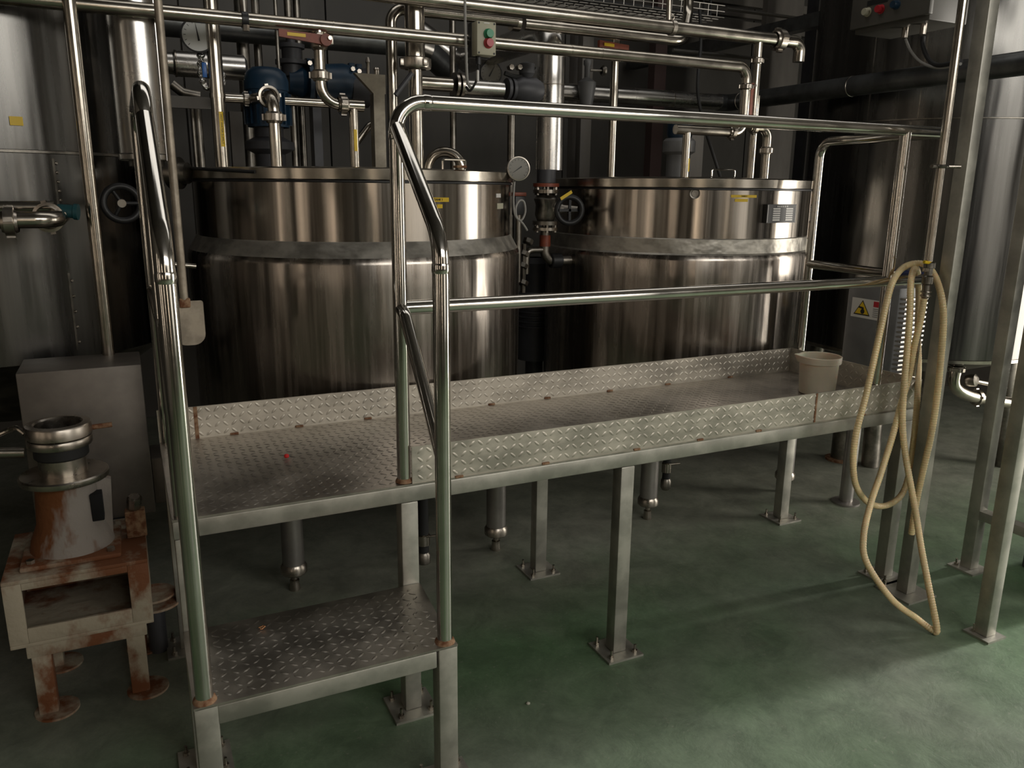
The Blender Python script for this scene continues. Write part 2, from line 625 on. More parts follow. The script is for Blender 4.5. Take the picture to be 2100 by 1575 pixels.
# ================================================================== THE SETTING
X0, X1, Y0, Y1, ZC = -5.0, 5.45, -6.0, 3.9, 4.2
struct('floor', MB().box((X0, Y0, -0.1), (X1, Y1, 0)), 'floor')
struct('ceiling', MB().box((X0, Y0, ZC), (X1, Y1, ZC + 0.1)), 'ceil')
wb = struct('wall_back', MB().box((X0, Y1 + 0.02, 0), (X1, Y1 + 0.12, ZC)), 'wallroom')
for i in range(11):
    xa = X0 + i * (X1 - X0) / 11
    MB().box((xa + 0.006, Y1 - 0.03, 0.0), (xa + (X1 - X0) / 11 - 0.006, Y1 + 0.02, ZC)).build('panel', 'wall', wb, smooth=False)
struct('wall_left', MB().box((X0 - 0.1, Y0, 0), (X0, Y1, ZC)), 'wallroom')
# right-hand wall with the door opening, front wall with its windows
struct('wall_right', MB().box((X1, Y0, 0), (X1 + 0.1, -2.0, ZC)).box((X1, -0.2, 0), (X1 + 0.1, Y1, ZC)).box((X1, -2.0, 2.45), (X1 + 0.1, -0.2, ZC)), 'wallroom')
struct('wall_front', MB().box((X0, Y0 - 0.1, 0), (X1, Y0, ZC)), 'wallroom')
dr = struct('door_1', MB().box((5.33, -2.06, 0), (5.45, -1.99, 2.52)).box((5.33, -0.21, 0), (5.45, -0.14, 2.52)).box((5.33, -2.06, 2.44), (5.45, -0.14, 2.52)), 'frame')
wn = struct('window_1', MB().box((-0.5, -6.0, 2.70), (5.1, -5.9, 2.76)).box((-0.5, -6.0, 4.05), (5.1, -5.9, 4.11)), 'frame')
for i in range(6):
    xx = -0.45 + i * 1.1
    MB().box((xx - 0.03, -5.99, 2.76), (xx + 0.03, -5.9, 4.05)).build('mullion', 'frame', wn, smooth=False)
for i, (xx, ww) in enumerate(((2.35, 0.22), (-0.75, 0.14), (-4.2, 0.2), (3.75, 2.3))):
    struct('window_%d' % (i + 2), MB().box((xx - ww / 2 - 0.06, -6.0, 0.64), (xx - ww / 2, -5.86, 2.76)).box((xx + ww / 2, -6.0, 0.64), (xx + ww / 2 + 0.06, -5.86, 2.76)), 'frame')
for i, (yy, ww) in enumerate(((-2.6, 0.16), (-0.9, 0.10))):
    struct('window_%d' % (i + 6), MB().box((-5.0, yy - ww / 2 - 0.06, 0.64), (-4.86, yy - ww / 2, 2.76)).box((-5.0, yy + ww / 2, 0.64), (-4.86, yy + ww / 2 + 0.06, 2.76)), 'frame')

# ================================================================== WORK PLATFORM
DZ, DD = 0.75, 0.709           # deck height and depth
XL, XR = -0.657, 2.115
TOE = 0.8605
RH, RM = 1.799, 1.258         # rail heights
plat = thing('work_platform', 'long stainless work platform with tread plate deck, step and tubular handrails', 'platform', (0.7, 0.37, 0))
deck = MB().box((XL, 0.0, DZ - 0.006), (XR, DD, DZ)).build('deck', 'plate', plat, smooth=False)
lugs('tread_bars', deck, (XL, 0.004, DZ), (1, 0, 0), (0, 1, 0), XR - XL, DD - 0.008)


def toe_board(a, b, inward, nm='toe_board'):
    """upright tread-plate strip from a to b (deck level)"""
    a, b = Vector(a), Vector(b)
    d = (b - a).normalized()
    th = Vector(inward) * 0.006
    ob = MB().prism([a, b, b + V(0, 0, TOE - DZ), a + V(0, 0, TOE - DZ)], th).build(nm, 'toe', plat, smooth=False)
    L = (b - a).length
    return ob, d, L


f_, d_, L_ = toe_board((-0.014, 0.002, DZ), (XR, 0.002, DZ), (0, 1, 0))
lugs('tread_bars', f_, (-0.014, 0.002, DZ), (1, 0, 0), (0, 0, 1), XR + 0.014, TOE - DZ, m_='toe', h=0.0021)
lugs('tread_bars', f_, (XR, 0.008, DZ), (-1, 0, 0), (0, 0, 1), XR, TOE - DZ, m_='toe')
b_, d_, L_ = toe_board((XL, DD - 0.006, DZ), (XR, DD - 0.006, DZ), (0, 1, 0))
lugs('tread_bars', b_, (XL, DD - 0.006, DZ), (1, 0, 0), (0, 0, 1), XR - XL, TOE - DZ, m_='toe', h=0.0021)
e_, d_, L_ = toe_board((XR - 0.006, 0.01, DZ), (XR - 0.006, DD, DZ), (1, 0, 0))
lugs('tread_bars', e_, (XR - 0.006, DD, DZ), (0, -1, 0), (0, 0, 1), DD, TOE - DZ, m_='toe')
# weld lines and rust runs on the toe boards
for (x, y) in ((1.545, 0.0005),):
    MB().box((x, y - 0.002, DZ), (x + 0.007, y + 0.003, TOE)).build('weld_seam', 'weld', f_)
for x in (-0.545,):
    MB().box((x, DD - 0.0085, DZ), (x + 0.012, DD - 0.0055, TOE)).build('weld_seam', 'weld', b_)
rr_ = random.Random(3)
for x in (0.13, 0.42, 0.76, 1.02, 1.28, 1.8, 2.02):
    MB().bbox((x - 0.012, -0.003, DZ - 0.004), (x + 0.014, 0.004, DZ + 0.004), 0.002).build('tack_weld', 'weld', f_)
for x in (-0.42, -0.2, 0.05, 0.3, 0.55, 0.8, 1.1, 1.4, 1.75):
    MB().bbox((x - 0.014, DD - 0.012, DZ - 0.001), (x + 0.014, DD - 0.004, DZ + 0.006), 0.002).build('tack_weld', 'weld', b_)

# frame under the deck
FB = 0.05
for nm, lo, hi in (('frame_beam', (XL, 0.001, DZ - 0.056), (XR, 0.05, DZ - 0.0065)), ('frame_beam', (XL, DD - 0.05, DZ - 0.056), (XR, DD, DZ - 0.0065)),
                   ('frame_beam', (XL, 0.05, DZ - 0.056), (XL + 0.05, DD - 0.05, DZ - 0.0065)), ('frame_beam', (XR - 0.05, 0.05, DZ - 0.056), (XR, DD - 0.05, DZ - 0.0065)),
                   ('frame_beam', (0.74, 0.05, DZ - 0.056), (0.79, DD - 0.05, DZ - 0.0065))):
    MB().bbox(lo, hi, 0.004).build(nm, 'frame', plat)


def leg(x, y, z1, z0=0.008, w_=0.052, plate=0.14, root=plat, bolts=((-1, -1), (1, -1), (-1, 1), (1, 1)), stud=0.02, ox=0, oy=0):
    h = w_ / 2
    l = MB().bbox((x - h, y - h, z0), (x + h, y + h, z1), 0.004).build('leg', 'frame', root)
    if plate:
        q = plate / 2
        MB().box((x - q + ox, y - q + oy, 0.0), (x + q + ox, y + q + oy, 0.008)).build('base_plate', 'frame', l, smooth=False)
        for (a, b) in bolts:
            bolt(l, (x + ox + a * (q - 0.022), y + oy + b * (q - 0.022), 0.008), (0, 0, 1), 0.009, 0.01, stud=stud)
    return l


ZF = DZ - 0.056
for (x, y) in ((-0.024, 0.027), (0.731, 0.027), (2.068, 0.027), (0.76, DD - 0.03), (2.119, DD - 0.03), (XL + 0.028, 0.027), (XL + 0.028, DD - 0.03)):
    leg(x, y, ZF)
# step
HS = 0.434
SY = -0.356
st = MB().prism([(XL, SY, HS - 0.006), (-0.018, SY, HS - 0.006), (-0.018, -0.24, HS - 0.006), (0.002, -0.002, HS - 0.006), (XL, -0.002, HS - 0.006)], (0, 0, 0.006)).build('step_tread', 'plate', plat, smooth=False)
lugs('tread_bars', st, (XL, SY + 0.004, HS), (1, 0, 0), (0, 1, 0), -XL - 0.02, -SY - 0.008)
MB().bbox((XL + 0.05, SY, HS - 0.055), (-0.075, SY + 0.04, HS - 0.0065), 0.004).build('step_beam', 'frame', plat)
MB().bbox((XL + 0.05, -0.045, HS - 0.055), (-0.05, -0.002, HS - 0.0065), 0.004).build('step_beam', 'frame', plat)
for x in (XL + 0.026, -0.044):
    l = leg(x, SY + 0.026, HS - 0.001, ox=0.0, oy=0.0, plate=0.15, bolts=((1, 1), (-1, 1), (1, -1)))
    MB().lathe([(0.021, -0.004), (0.027, 0.0), (0.025, 0.006), (0.0195, 0.012)], (x, SY + 0.026, HS), n=20).build('weld_collar', 'weld', l)

# handrails (tube r 20 mm)
TR = 0.0200
rail = 'polish'
PX = -0.031


def rtube(nm, pts, bend=0.07, r=TR, col=()):
    o_ = MB().tube(fillet(pts, bend), r, 20).build(nm, rail, plat)
    return o_


def collar(p, ax, r=0.0215, L=0.012, par=plat, m_='polish'):
    a = Vector(ax).normalized()
    return MB().lathe([(TR, -L), (r, -L * 0.6), (r, L * 0.6), (TR, L)], p, a, 20).build('weld_ring', m_, par)


tr_ = rtube('top_rail', [(PX, 0.025, DZ), (PX, 0.025, RH), (XR - 0.02, 0.025, RH)], 0.075)
collar((PX + 0.085, 0.025, RH), (1, 0, 0), par=tr_)
collar((PX, 0.025, RH - 0.085), (0, 0, 1), par=tr_)
MB().lathe([(TR, 0), (0.026, 0.002), (0.024, 0.008), (TR, 0.014)], (PX, 0.025, DZ), n=20).build('weld_collar', 'weld', tr_)
rtube('mid_rail', [(PX, 0.025, RM), (2.10, 0.025, RM)])
rtube('rail_post', [(1.877, 0.025, DZ), (1.877, 0.025, RH)])
rtube('end_rail', [(2.15, DD - 0.025, DZ), (2.15, DD - 0.025, RH), (2.10, 0.035, RH)], 0.07)
em = rtube('end_mid_rail', [(2.15, DD - 0.025, RM), (2.11, 0.03, RM)])
# stair handrail beside the tank side of the step
SX = -0.044
SYY = SY + 0.026
sh = rtube('stair_handrail', [(SX, SYY, HS + 0.005), (SX, SYY, 1.465), (PX, 0.012, 1.73)], 0.12)
collar((SX, SYY, 1.40), (0, 0, 1), par=sh)
rtube('stair_brace', [(PX, 0.02, RM), (PX - 0.004, -0.03, RM - 0.012), (SX, SYY, 0.93)], 0.05, r=0.017)
# left side pair
LX = XL + 0.026
lh = rtube('stair_handrail', [(LX, SYY, HS + 0.005), (LX, SYY, 1.465), (LX, 0.012, 1.73)], 0.12)
collar((LX, SYY, 1.40), (0, 0, 1), par=lh)
rtube('side_rail', [(LX, 0.025, DZ), (LX, 0.025, RH), (LX, DD - 0.025, RH), (LX, DD - 0.025, DZ)], 0.075)
rtube('side_mid_rail', [(LX, 0.025, RM), (LX, DD - 0.025, RM)])
rtube('stair_brace', [(LX, 0.02, RM), (LX, -0.03, RM - 0.012), (LX, SYY, 0.93)], 0.05, r=0.017)
# blue tape wound on the end of the mid rail
MB().tube([(2.122, 0.22, RM), (2.111, 0.05, RM)], 0.0222, 18).build('tape_wrap', 'bluetape', plat)

# ================================================================== TALL SQUARE-TUBE FRAME AT THE RIGHT
fr = thing('tube_frame', 'tall square steel tube frame standing against the end of the platform', 'frame', (2.25, -0.3, 0))


def post(x, y, z1, w_=0.052, pl=0.16):
    h = w_ / 2
    l = MB().bbox((x - h, y - h, 0.008), (x + h, y + h, z1), 0.004).build('post', 'frame', fr)
    MB().box((x - pl / 2, y - pl / 2, 0), (x + pl / 2, y + pl / 2, 0.008)).build('base_plate', 'frame', l, smooth=False)
    for a in (-1, 1):
        bolt(l, (x + a * (pl / 2 - 0.025), y + pl / 2 - 0.025, 0.008), (0, 0, 1), 0.009, 0.01, stud=0.02)


post(2.036, -0.11, 3.2)
post(2.025, -0.455, 3.2, pl=0.10)
post(2.475, -0.075, 3.2, pl=0.12)
post(2.475, -0.455, 3.2, pl=0.12)
for (a, b) in (((2.449, -0.43, 0.24), (2.501, -0.10, 0.28)), ((2.05, -0.481, 2.9), (2.45, -0.429, 2.95)), ((2.062, -0.13, 2.9), (2.449, -0.08, 2.95)),
               ((2.0, -0.43, 2.9), (2.05, -0.136, 2.95)), ((2.501, -0.481, 0.24), (2.9, -0.429, 0.28))):
    MB().bbox(a, b, 0.003).build('cross_bar', 'frame', fr)
# dark machine behind the frame, mostly outside the picture
dm = thing('hopper_machine', 'dark grey machine body behind the square tube frame at the picture edge', 'machine', (3.0, 0, 0))
MB().bbox((2.60, -0.45, 0.90), (3.2, -0.13, 2.4), 0.01).build('body', 'dark', dm)
MB().bbox((2.62, -0.44, 0.62), (3.18, -0.14, 0.89), 0.01).build('skirt', 'greypaint', dm)
MB().bbox((2.70, -0.43, 0.0), (3.15, -0.16, 0.62), 0.01).build('base', 'dark', dm)

# ================================================================== PROCESS TANKS
T1 = V(0.236, 1.44, 0)
T2 = V(1.955, 1.45, 0)


def ring_pts(c, R, a0, a1, z, n=24):
    return [V(c.x + R * math.cos(a0 + (a1 - a0) * i / n), c.y + R * math.sin(a0 + (a1 - a0) * i / n), z) for i in range(n + 1)]


def curved_plate(c, R, a0, a1, z0, z1, th=0.0015, n=10):
    """thin plate wrapped on a cylinder; angles run so that it faces outward"""
    mb = MB()
    vs = []
    for i in range(n + 1):
        a = a0 + (a1 - a0) * i / n
        for rr, zz in ((R, z0), (R + th, z0), (R + th, z1), (R, z1)):
            vs.append((c.x + rr * math.cos(a), c.y + rr * math.sin(a), zz))
    fs = []
    for i in range(n):
        for k in range(4):
            l = (k + 1) % 4
            fs.append((i * 4 + k, i * 4 + l, (i + 1) * 4 + l, (i + 1) * 4 + k))
    fs += [(0, 1, 2, 3), (n * 4 + 3, n * 4 + 2, n * 4 + 1, n * 4)]
    return mb.add(vs, fs)


def tank(c, Rl, Ru, z_sh0, z_sh1, z_rim, label):
    t = thing('process_tank', label, 'tank', (c.x, c.y, 0), 'jacketed tanks behind the platform')
    MB().lathe([(Ru, z_sh1 - 0.02), (Ru, z_rim - 0.03)], c, n=128).build('upper_shell', 'tank', t)
    # shoulder and jacket, with a slightly uneven shoulder edge
    prof = [(0.0, 0.40), (0.25, 0.405), (Rl * 0.75, 0.45), (Rl * 0.95, 0.52), (Rl, 0.58)]
    mb = MB().lathe(prof + [(Rl, 0.60 + (z_sh0 - 0.63) * i / 8) for i in range(9)] + [(Rl - 0.002, z_sh0 - 0.018), (Rl - 0.008, z_sh0 - 0.005)], c, n=128)
    mb.build('jacket', 'jacket', t, ang=50)
    MB().lathe([(Rl - 0.008, z_sh0 - 0.005), (Rl - 0.014, z_sh0 + 0.003), (Ru + 0.004, z_sh1 - 0.004), (Ru, z_sh1)], c, n=128).build('shoulder', 'shoulder', t)
    rim = MB().lathe([(Ru - 0.002, z_rim - 0.042), (Ru + 0.012, z_rim - 0.040), (Ru + 0.014, z_rim - 0.004), (Ru + 0.008, z_rim), (Ru * 0.5, z_rim + 0.012), (0, z_rim + 0.014)], c, n=128).build('lid', 'pipe', t)
    MB().lathe([(Ru + 0.001, z_rim - 0.052), (Ru + 0.006, z_rim - 0.050), (Ru + 0.006, z_rim - 0.044), (Ru + 0.001, z_rim - 0.042)], c, n=128).build('seal', 'black', t)
    return t


t1 = tank(T1, 0.709, 0.667, 1.336, 1.388, 1.648, 'jacketed steel tank with a round gauge on its rim, behind the step')
t2 = tank(T2, 0.687, 0.668, 1.300, 1.370, 1.636, 'jacketed steel tank with a black data plate, behind the far end of the platform')


def tank_leg(t, x, y):
    l = MB().lathe([(0.043, 0.115), (0.043, 0.56)], (x, y, 0), n=24).build('leg', 'tankleg', t)
    MB().lathe([(0.0, 0.072), (0.046, 0.074), (0.052, 0.08), (0.052, 0.105), (0.044, 0.118)], (x, y, 0), n=24).build('leg_flange', 'flange', l)
    MB().lathe([(0.0, 0.0), (0.021, 0.0), (0.022, 0.008), (0.018, 0.03), (0.019, 0.044), (0.012, 0.048), (0.012, 0.074)], (x, y, 0), n=16).build('levelling_foot', 'flange', l)


for t, c in ((t1, T1), (t2, T2)):
    for sx in (-1, 1):
        for sy in (-1, 1):
            tank_leg(t, c.x + sx * 0.445, c.y + sy * 0.50)


def on_cyl(c, R, u, v):
    d = FW * FPX + RT * (u - 1050.0) - UP * (v - 787.5)
    ox, oy = CP.x - c.x, CP.y - c.y
    a = d.x ** 2 + d.y ** 2
    b = ox * d.x + oy * d.y
    cc = ox * ox + oy * oy - R * R
    t = (-b - math.sqrt(max(0, b * b - a * cc))) / a
    p = CP + d * t
    return p, math.atan2(p.y - c.y, p.x - c.x)


def label_on(t, c, R, u0, v0, u1, v1, txt=None, m_='yellow', nm='label', tsize=None, marks=0):
    p0, a0 = on_cyl(c, R, u0, v0)
    p1, a1 = on_cyl(c, R, u1, v1)
    o_ = curved_plate(c, R + 0.0006, a0, a1, p1.z, p0.z).build(nm, m_, t)
    am = (a0 + a1) / 2
    nrm = V(math.cos(am), math.sin(am), 0)
    right = V(-math.sin(am), math.cos(am), 0)
    if (p1 - p0).dot(right) < 0:
        right = -right
    if txt:
        text_obj('lettering', txt, tsize or (p0.z - p1.z) * 0.7, 'ink', o_, V(c.x, c.y, (p0.z + p1.z) / 2) + nrm * (R + 0.003), right, (0, 0, 1))
    return o_, nrm, right


RU1, RU2 = 0.667, 0.668
label_on(t1, T1, RU1, 876, 405, 920, 414, 'TANK 1')
label_on(t1, T1, RU1, 896, 419, 907, 427)
label_on(t1, T1, RU1, 1017, 397, 1026, 405, m_='white', nm='sticker')
label_on(t1, T1, RU1, 1019, 417, 1031, 428, m_='grey', nm='sticker')
label_on(t2, T2, RU2, 1499, 399.5, 1551, 405.5, 'TANK 2')
label_on(t2, T2, RU2, 1507, 407.5, 1533, 414)
# data plate of tank 2
p0, a0 = on_cyl(T2, RU2, 1566, 419)
p1, a1 = on_cyl(T2, RU2, 1622, 456)
am = (a0 + a1) / 2
nrm = V(math.cos(am), math.sin(am), 0)
rgt = V(-math.sin(am), math.cos(am), 0)
hw = (p1 - p0).dot(rgt) / 2
zc = (p0.z + p1.z) / 2
hh = (p0.z - p1.z) / 2
base = V(T2.x, T2.y, zc) + nrm * (RU2 - 0.006)


def plate_quad(bs, r_, n_, cx, cz, w_, h_, th, dep=0.0):
    a = bs + r_ * (cx - w_) + V(0, 0, cz - h_) + n_ * dep
    return MB().prism([a, a + r_ * 2 * w_, a + r_ * 2 * w_ + V(0, 0, 2 * h_), a + V(0, 0, 2 * h_)], n_ * th)


dp = plate_quad(base, rgt, nrm, 0, 0, hw, hh, 0.022).build('data_plate', 'ink', t2, smooth=False)
mbp = MB()
for k in range(6):
    z_ = hh * (0.52 - k * 0.24)
    for cx in (-0.36, 0.52):
        q = plate_quad(base, rgt, nrm, hw * cx, z_, hw * 0.24, hh * (0.075 if k < 5 else 0.09), 0.0012, 0.022)
        mbp.add(q.v, q.f)
for k in range(6):
    q = plate_quad(base, rgt, nrm, hw * (-0.3 + 0.13 * k), hh * 0.78, hw * 0.035, hh * 0.08, 0.0012, 0.022)
    mbp.add(q.v, q.f)
for sx in (-1, 1):
    q = plate_quad(base, rgt, nrm, hw * 0.95 * sx, 0, hw * 0.015, hh * 0.92, 0.0012, 0.022)
    mbp.add(q.v, q.f)
mbp.build('printed_field', 'white', dp, smooth=False)
# round plugged port on tank 2
pp, ap = on_cyl(T2, RU2, 1425, 397)
MB().lathe([(0.0, 0.006), (0.015, 0.006), (0.016, 0.002), (0.022, 0.003), (0.024, 0.0)], pp - V(math.cos(ap), math.sin(ap), 0) * 0.001, (math.cos(ap), math.sin(ap), 0), 24).build('plugged_port', 'pipe_dull', t2)


def lid_handle(t, u0, u1, v0, y, ztop, r=0.0035):
    a, b = at(u0, v0, y), at(u1, v0, y)
    zb = ztop
    z_ = (a.z + b.z) / 2
    pts = [V(a.x, y, zb), V(a.x, y, z_), V(b.x, y, z_), V(b.x, y, zb)]
    return MB().tube(fillet(pts, 0.008, 4), r, 10).build('lid_handle', 'polish', t)


lid_handle(t1, 908, 954, 327, 1.02, 1.655, 0.005)
lid_handle(t2, 1460, 1507, 348, 1.05, 1.65, 0.004)
# lid seam and split flap of tank 1, seen as a loose strip on the left rim
MB().tube([V(T1.x + (RU1 + 0.015) * math.cos(a), T1.y + (RU1 + 0.015) * math.sin(a), 1.648 - 0.018 * i / 14) for i, a in enumerate([PI * 1.02 + i * 0.05 for i in range(15)])], 0.006, 10).build('seal_strip', 'black', t1)
MB().bbox((T1.x + 0.21, T1.y - RU1 + 0.02, 1.655), (T1.x + 0.25, T1.y - RU1 + 0.06, 1.664), 0.002).build('lid_clip', 'weld', t1)
# rounded port behind the handle of tank 1
pa = at(912, 345, 1.3)
MB().torus((pa.x, 1.3, 1.66), (0.4, 0.9, 0), 0.075, 0.022, 36, 12).build('lid_port', 'pipe', t1)


# small round gauges
def gauge(name, label, c, axis, R, depth, needle, m_rim='flange', dial='dial', stem=None):
    ax = Vector(axis).normalized()
    t = thing(name, label, 'gauge', tuple(c))
    c = Vector(c)
    MB().lathe([(0, -depth), (R * 0.9, -depth), (R, -depth * 0.85), (R * 1.06, 0.0), (R * 1.06, 0.006), (R * 0.96, 0.007), (R * 0.95, 0.002)], c, ax, 36).build('case', m_rim, t)
    MB().lathe([(0, 0.0025), (R * 0.95, 0.0025)], c, ax, 36).build('dial', dial, t)
    side = ax.cross(V(0, 0, 1)).normalized() * -1
    up = V(0, 0, 1) - ax * ax.z
    up.normalize()
    mb = MB()
    for k in range(13):
        a = math.radians(225 - k * 22.5)
        d = side * math.cos(a) + up * math.sin(a)
        e = ax.cross(d)
        q0, q1 = c + ax * 0.003 + d * R * 0.72, c + ax * 0.003 + d * R * 0.86
        mb.prism([q0 - e * R * 0.015, q1 - e * R * 0.015, q1 + e * R * 0.015, q0 + e * R * 0.015], ax * 0.0004)
    mb.build('scale_marks', 'ink', t, smooth=False)
    a = math.radians(needle)
    d = side * math.cos(a) + up * math.sin(a)
    e = ax.cross(d)
    q0, q1 = c + ax * 0.004 - d * R * 0.35, c + ax * 0.004 + d * R * 0.75
    MB().prism([q0 - e * R * 0.06, q1, q0 + e * R * 0.06], ax * 0.001).build('needle', 'ink', t, smooth=False)
    if stem:
        MB().cyl(c - ax * depth * 0.5 - V(0, 0, R * 0.9), c - ax * depth * 0.5 - V(0, 0, R * 0.9 + stem), 0.009, n=12).build('stem', m_rim, t)
    return t


gc = at(1063, 346, 0.98)
gauge('dial_gauge', 'round dial gauge on the right rim of the tank behind the step', gc, (-0.18, -1, 0.02), 0.046, 0.04, 215, dial='dimdial')
gg = at(406, 72, 1.25)
gauge('pressure_gauge', 'white faced pressure gauge above the foil wrapped fitting', gg, (-0.25, -1, 0.0), 0.058, 0.05, 98, m_rim='black', stem=0.03)
gg3 = at(1007, 150, 2.2)
gauge('dial_gauge', 'half hidden grey dial gauge under the slanting clad pipe', gg3, (-0.3, -1, 0), 0.06, 0.04, 60, m_rim='black', dial='dimdial')

# ================================================================== BIG TANKS AT THE SIDES
LT = V(-1.17, 1.72, 0)
RL = 0.62
bt = thing('storage_tank', 'big upright steel tank at the left edge above the rusty stand', 'tank', (LT.x, LT.y, 0))
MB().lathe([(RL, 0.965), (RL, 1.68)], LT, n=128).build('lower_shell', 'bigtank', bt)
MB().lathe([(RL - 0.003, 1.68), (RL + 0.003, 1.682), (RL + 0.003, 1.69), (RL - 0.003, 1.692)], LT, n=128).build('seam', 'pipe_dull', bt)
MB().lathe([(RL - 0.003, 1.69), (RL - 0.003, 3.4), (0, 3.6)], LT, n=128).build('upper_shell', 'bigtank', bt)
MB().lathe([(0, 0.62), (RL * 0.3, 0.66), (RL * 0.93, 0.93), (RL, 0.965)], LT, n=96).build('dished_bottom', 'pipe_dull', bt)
for k in range(4):
    a = PI / 4 + k * PI / 2
    MB().cyl((LT.x + 0.5 * math.cos(a), LT.y + 0.5 * math.sin(a), 0), (LT.x + 0.5 * math.cos(a), LT.y + 0.5 * math.sin(a), 0.95), 0.05).build('leg', 'pipe_dull', bt)
# upright sheet seam with rivets
for (u, va, vb) in ((108, 325, 420), (140, 560, 720)):
    p0, a0 = on_cyl(LT, RL, u, va)
    p1, a1 = on_cyl(LT, RL, u, vb)
    s_ = curved_plate(LT, RL + 0.0003, a0 - 0.006, a0 + 0.006, p1.z, p0.z).build('sheet_seam', 'pipe_dull', bt)
    for k in range(5):
        z_ = p1.z + (p0.z - p1.z) * (k + 0.5) / 5
        MB().lathe([(0.006, 0), (0.004, 0.004), (0, 0.005)], (LT.x + (RL + .001) * math.cos(a0 + 0.014), LT.y + (RL + .001) * math.sin(a0 + 0.014), z_), (math.cos(a0), math.sin(a0), 0), 10).build('rivet', 'flange', s_)
label_on(bt, LT, RL, 18, 238, 48, 258)

R_T = V(3.7, 1.3, 0)
RR = 0.72
bt2 = thing('storage_tank', 'big upright steel tank at the right edge behind the hanging hose', 'tank', (R_T.x, R_T.y, 0))
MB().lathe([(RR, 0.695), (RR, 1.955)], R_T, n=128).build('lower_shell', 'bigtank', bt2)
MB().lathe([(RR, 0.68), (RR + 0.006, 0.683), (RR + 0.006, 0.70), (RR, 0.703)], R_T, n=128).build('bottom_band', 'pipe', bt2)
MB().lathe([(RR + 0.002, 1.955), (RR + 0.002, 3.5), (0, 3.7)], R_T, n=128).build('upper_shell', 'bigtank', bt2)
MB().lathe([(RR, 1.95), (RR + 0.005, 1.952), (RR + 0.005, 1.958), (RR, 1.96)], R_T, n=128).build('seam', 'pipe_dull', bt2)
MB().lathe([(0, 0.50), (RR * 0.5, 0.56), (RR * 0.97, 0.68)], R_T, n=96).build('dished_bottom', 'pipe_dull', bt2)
for k in range(4):
    a = 0.4 + k * PI / 2
    MB().cyl((R_T.x + 0.56 * math.cos(a), R_T.y + 0.62 * math.sin(a), 0), (R_T.x + 0.56 * math.cos(a), R_T.y + 0.56 * math.sin(a), 0.68), 0.05).build('leg', 'pipe_dull', bt2)
p0, a0 = on_cyl(R_T, RR, 1862, 300)
s_ = curved_plate(R_T, RR + 0.0004, a0 - 0.006, a0 + 0.006, 0.71, 1.94).build('sheet_seam', 'pipe_dull', bt2)
for k in range(10):
    MB().lathe([(0.006, 0), (0.004, 0.004), (0, 0.005)], (R_T.x + (RR + .001) * math.cos(a0 - 0.016), R_T.y + (RR + .001) * math.sin(a0 - 0.016), 0.8 + k * 0.12), (math.cos(a0), math.sin(a0), 0), 10).build('rivet', 'pipe_dull', s_)
for u in (1800, 1905):
    p0, a0 = on_cyl(R_T, RR, u, 60)
    curved_plate(R_T, RR + 0.0022, a0 - 0.005, a0 + 0.005, 1.96, 3.3).build('sheet_seam', 'pipe_dull', bt2)
# drain elbow and valve under that tank
ev = thing('drain_valve', 'shiny elbow with a drain valve under the big right-hand tank', 'valve', (3.45, 0.75, 0.4))
pe = [at(1962, 752, 0.72), at(1958, 790, 0.72), at(1990, 812, 0.70), at(2070, 826, 0.66)]
MB().tube(spline(pe, 8), 0.032, 18).build('elbow', 'pipe', ev)
union(ev, at(1962, 757, 0.72), (0, 0, 1), 0.045, 0.02)
union(ev, at(2003, 815, 0.70), (1, -0.1, -0.03), 0.045, 0.025)
pv = at(1993, 780, 0.68)
MB().lathe([(0, -0.03), (0.028, -0.03), (0.034, -0.01), (0.034, 0.02), (0.02, 0.03), (0, 0.03)], pv, (0.3, -1, 0.2), 20).build('valve_body', 'pipe_dull', ev)
MB().cyl(pv, at(2040, 790, 0.66), 0.012).build('lever', 'flange', ev)

# insulated upright duct in front of the left tank
pd = at(287, 180, 1.17)
du = thing('clad_duct', 'wide metal clad upright duct left of the paddle handle', 'duct', (pd.x, pd.y, 1.69))
zb = at(300, 330, 1.17).z
MB().lathe([(0.087, zb), (0.087, 3.6)], (pd.x, pd.y, 0), n=40).build('cladding', 'clad', du)
MB().lathe([(0.088, zb), (0.091, zb + 0.004), (0.091, zb + 0.02), (0.088, zb + 0.024)], (pd.x, pd.y, 0), n=40).build('end_band', 'clad', du)
MB().box((pd.x + 0.062, pd.y - 0.085, zb), (pd.x + 0.076, pd.y - 0.02, 3.6)).build('lap_joint', 'clad', du, smooth=False)
MB().cyl((pd.x, pd.y, zb - 0.02), (pd.x, pd.y, zb + 0.01), 0.06).build('core_pipe', 'pipe_dull', du)

# far left thin riser
pr = at(182, 360, 1.02)
pipe('riser_pipe', 'slim upright pipe in front of the big left tank', [V(pr.x, pr.y, 0.5), V(pr.x, pr.y, 4.0)], 0.021, unions=())
# pipe stub with union nuts at the left edge
p_ = [at(-120, 450, 0.85), at(100, 451, 0.85), at(112, 430, 1.2)]
stp = pipe('outlet_pipe', 'bent outlet pipe with two union rings at the left edge', [V(p_[0].x, 0.85, p_[1].z), V(p_[1].x + 0.02, 0.85, p_[1].z), V(p_[1].x + 0.035, 1.2, p_[1].z + 0.02)], 0.026, 0.06,
           unions=((at(20, 455, 0.85), (1, 0, 0), 0.044, 0.03), (at(100, 446, 0.93), (0.1, 1, 0), 0.047, 0.022)))
q = at(140, 433, 0.95)
MB().lathe([(0, -0.03), (0.02, -0.03), (0.022, 0.015), (0.026, 0.018), (0.026, 0.03), (0, 0.03)], q, (1, -0.2, -0.1), 18).build('cap', 'teal', stp)
MB().cyl(at(-120, 425, 0.95), at(112, 425, 0.95), 0.02).build('back_tube', 'pipe', stp)
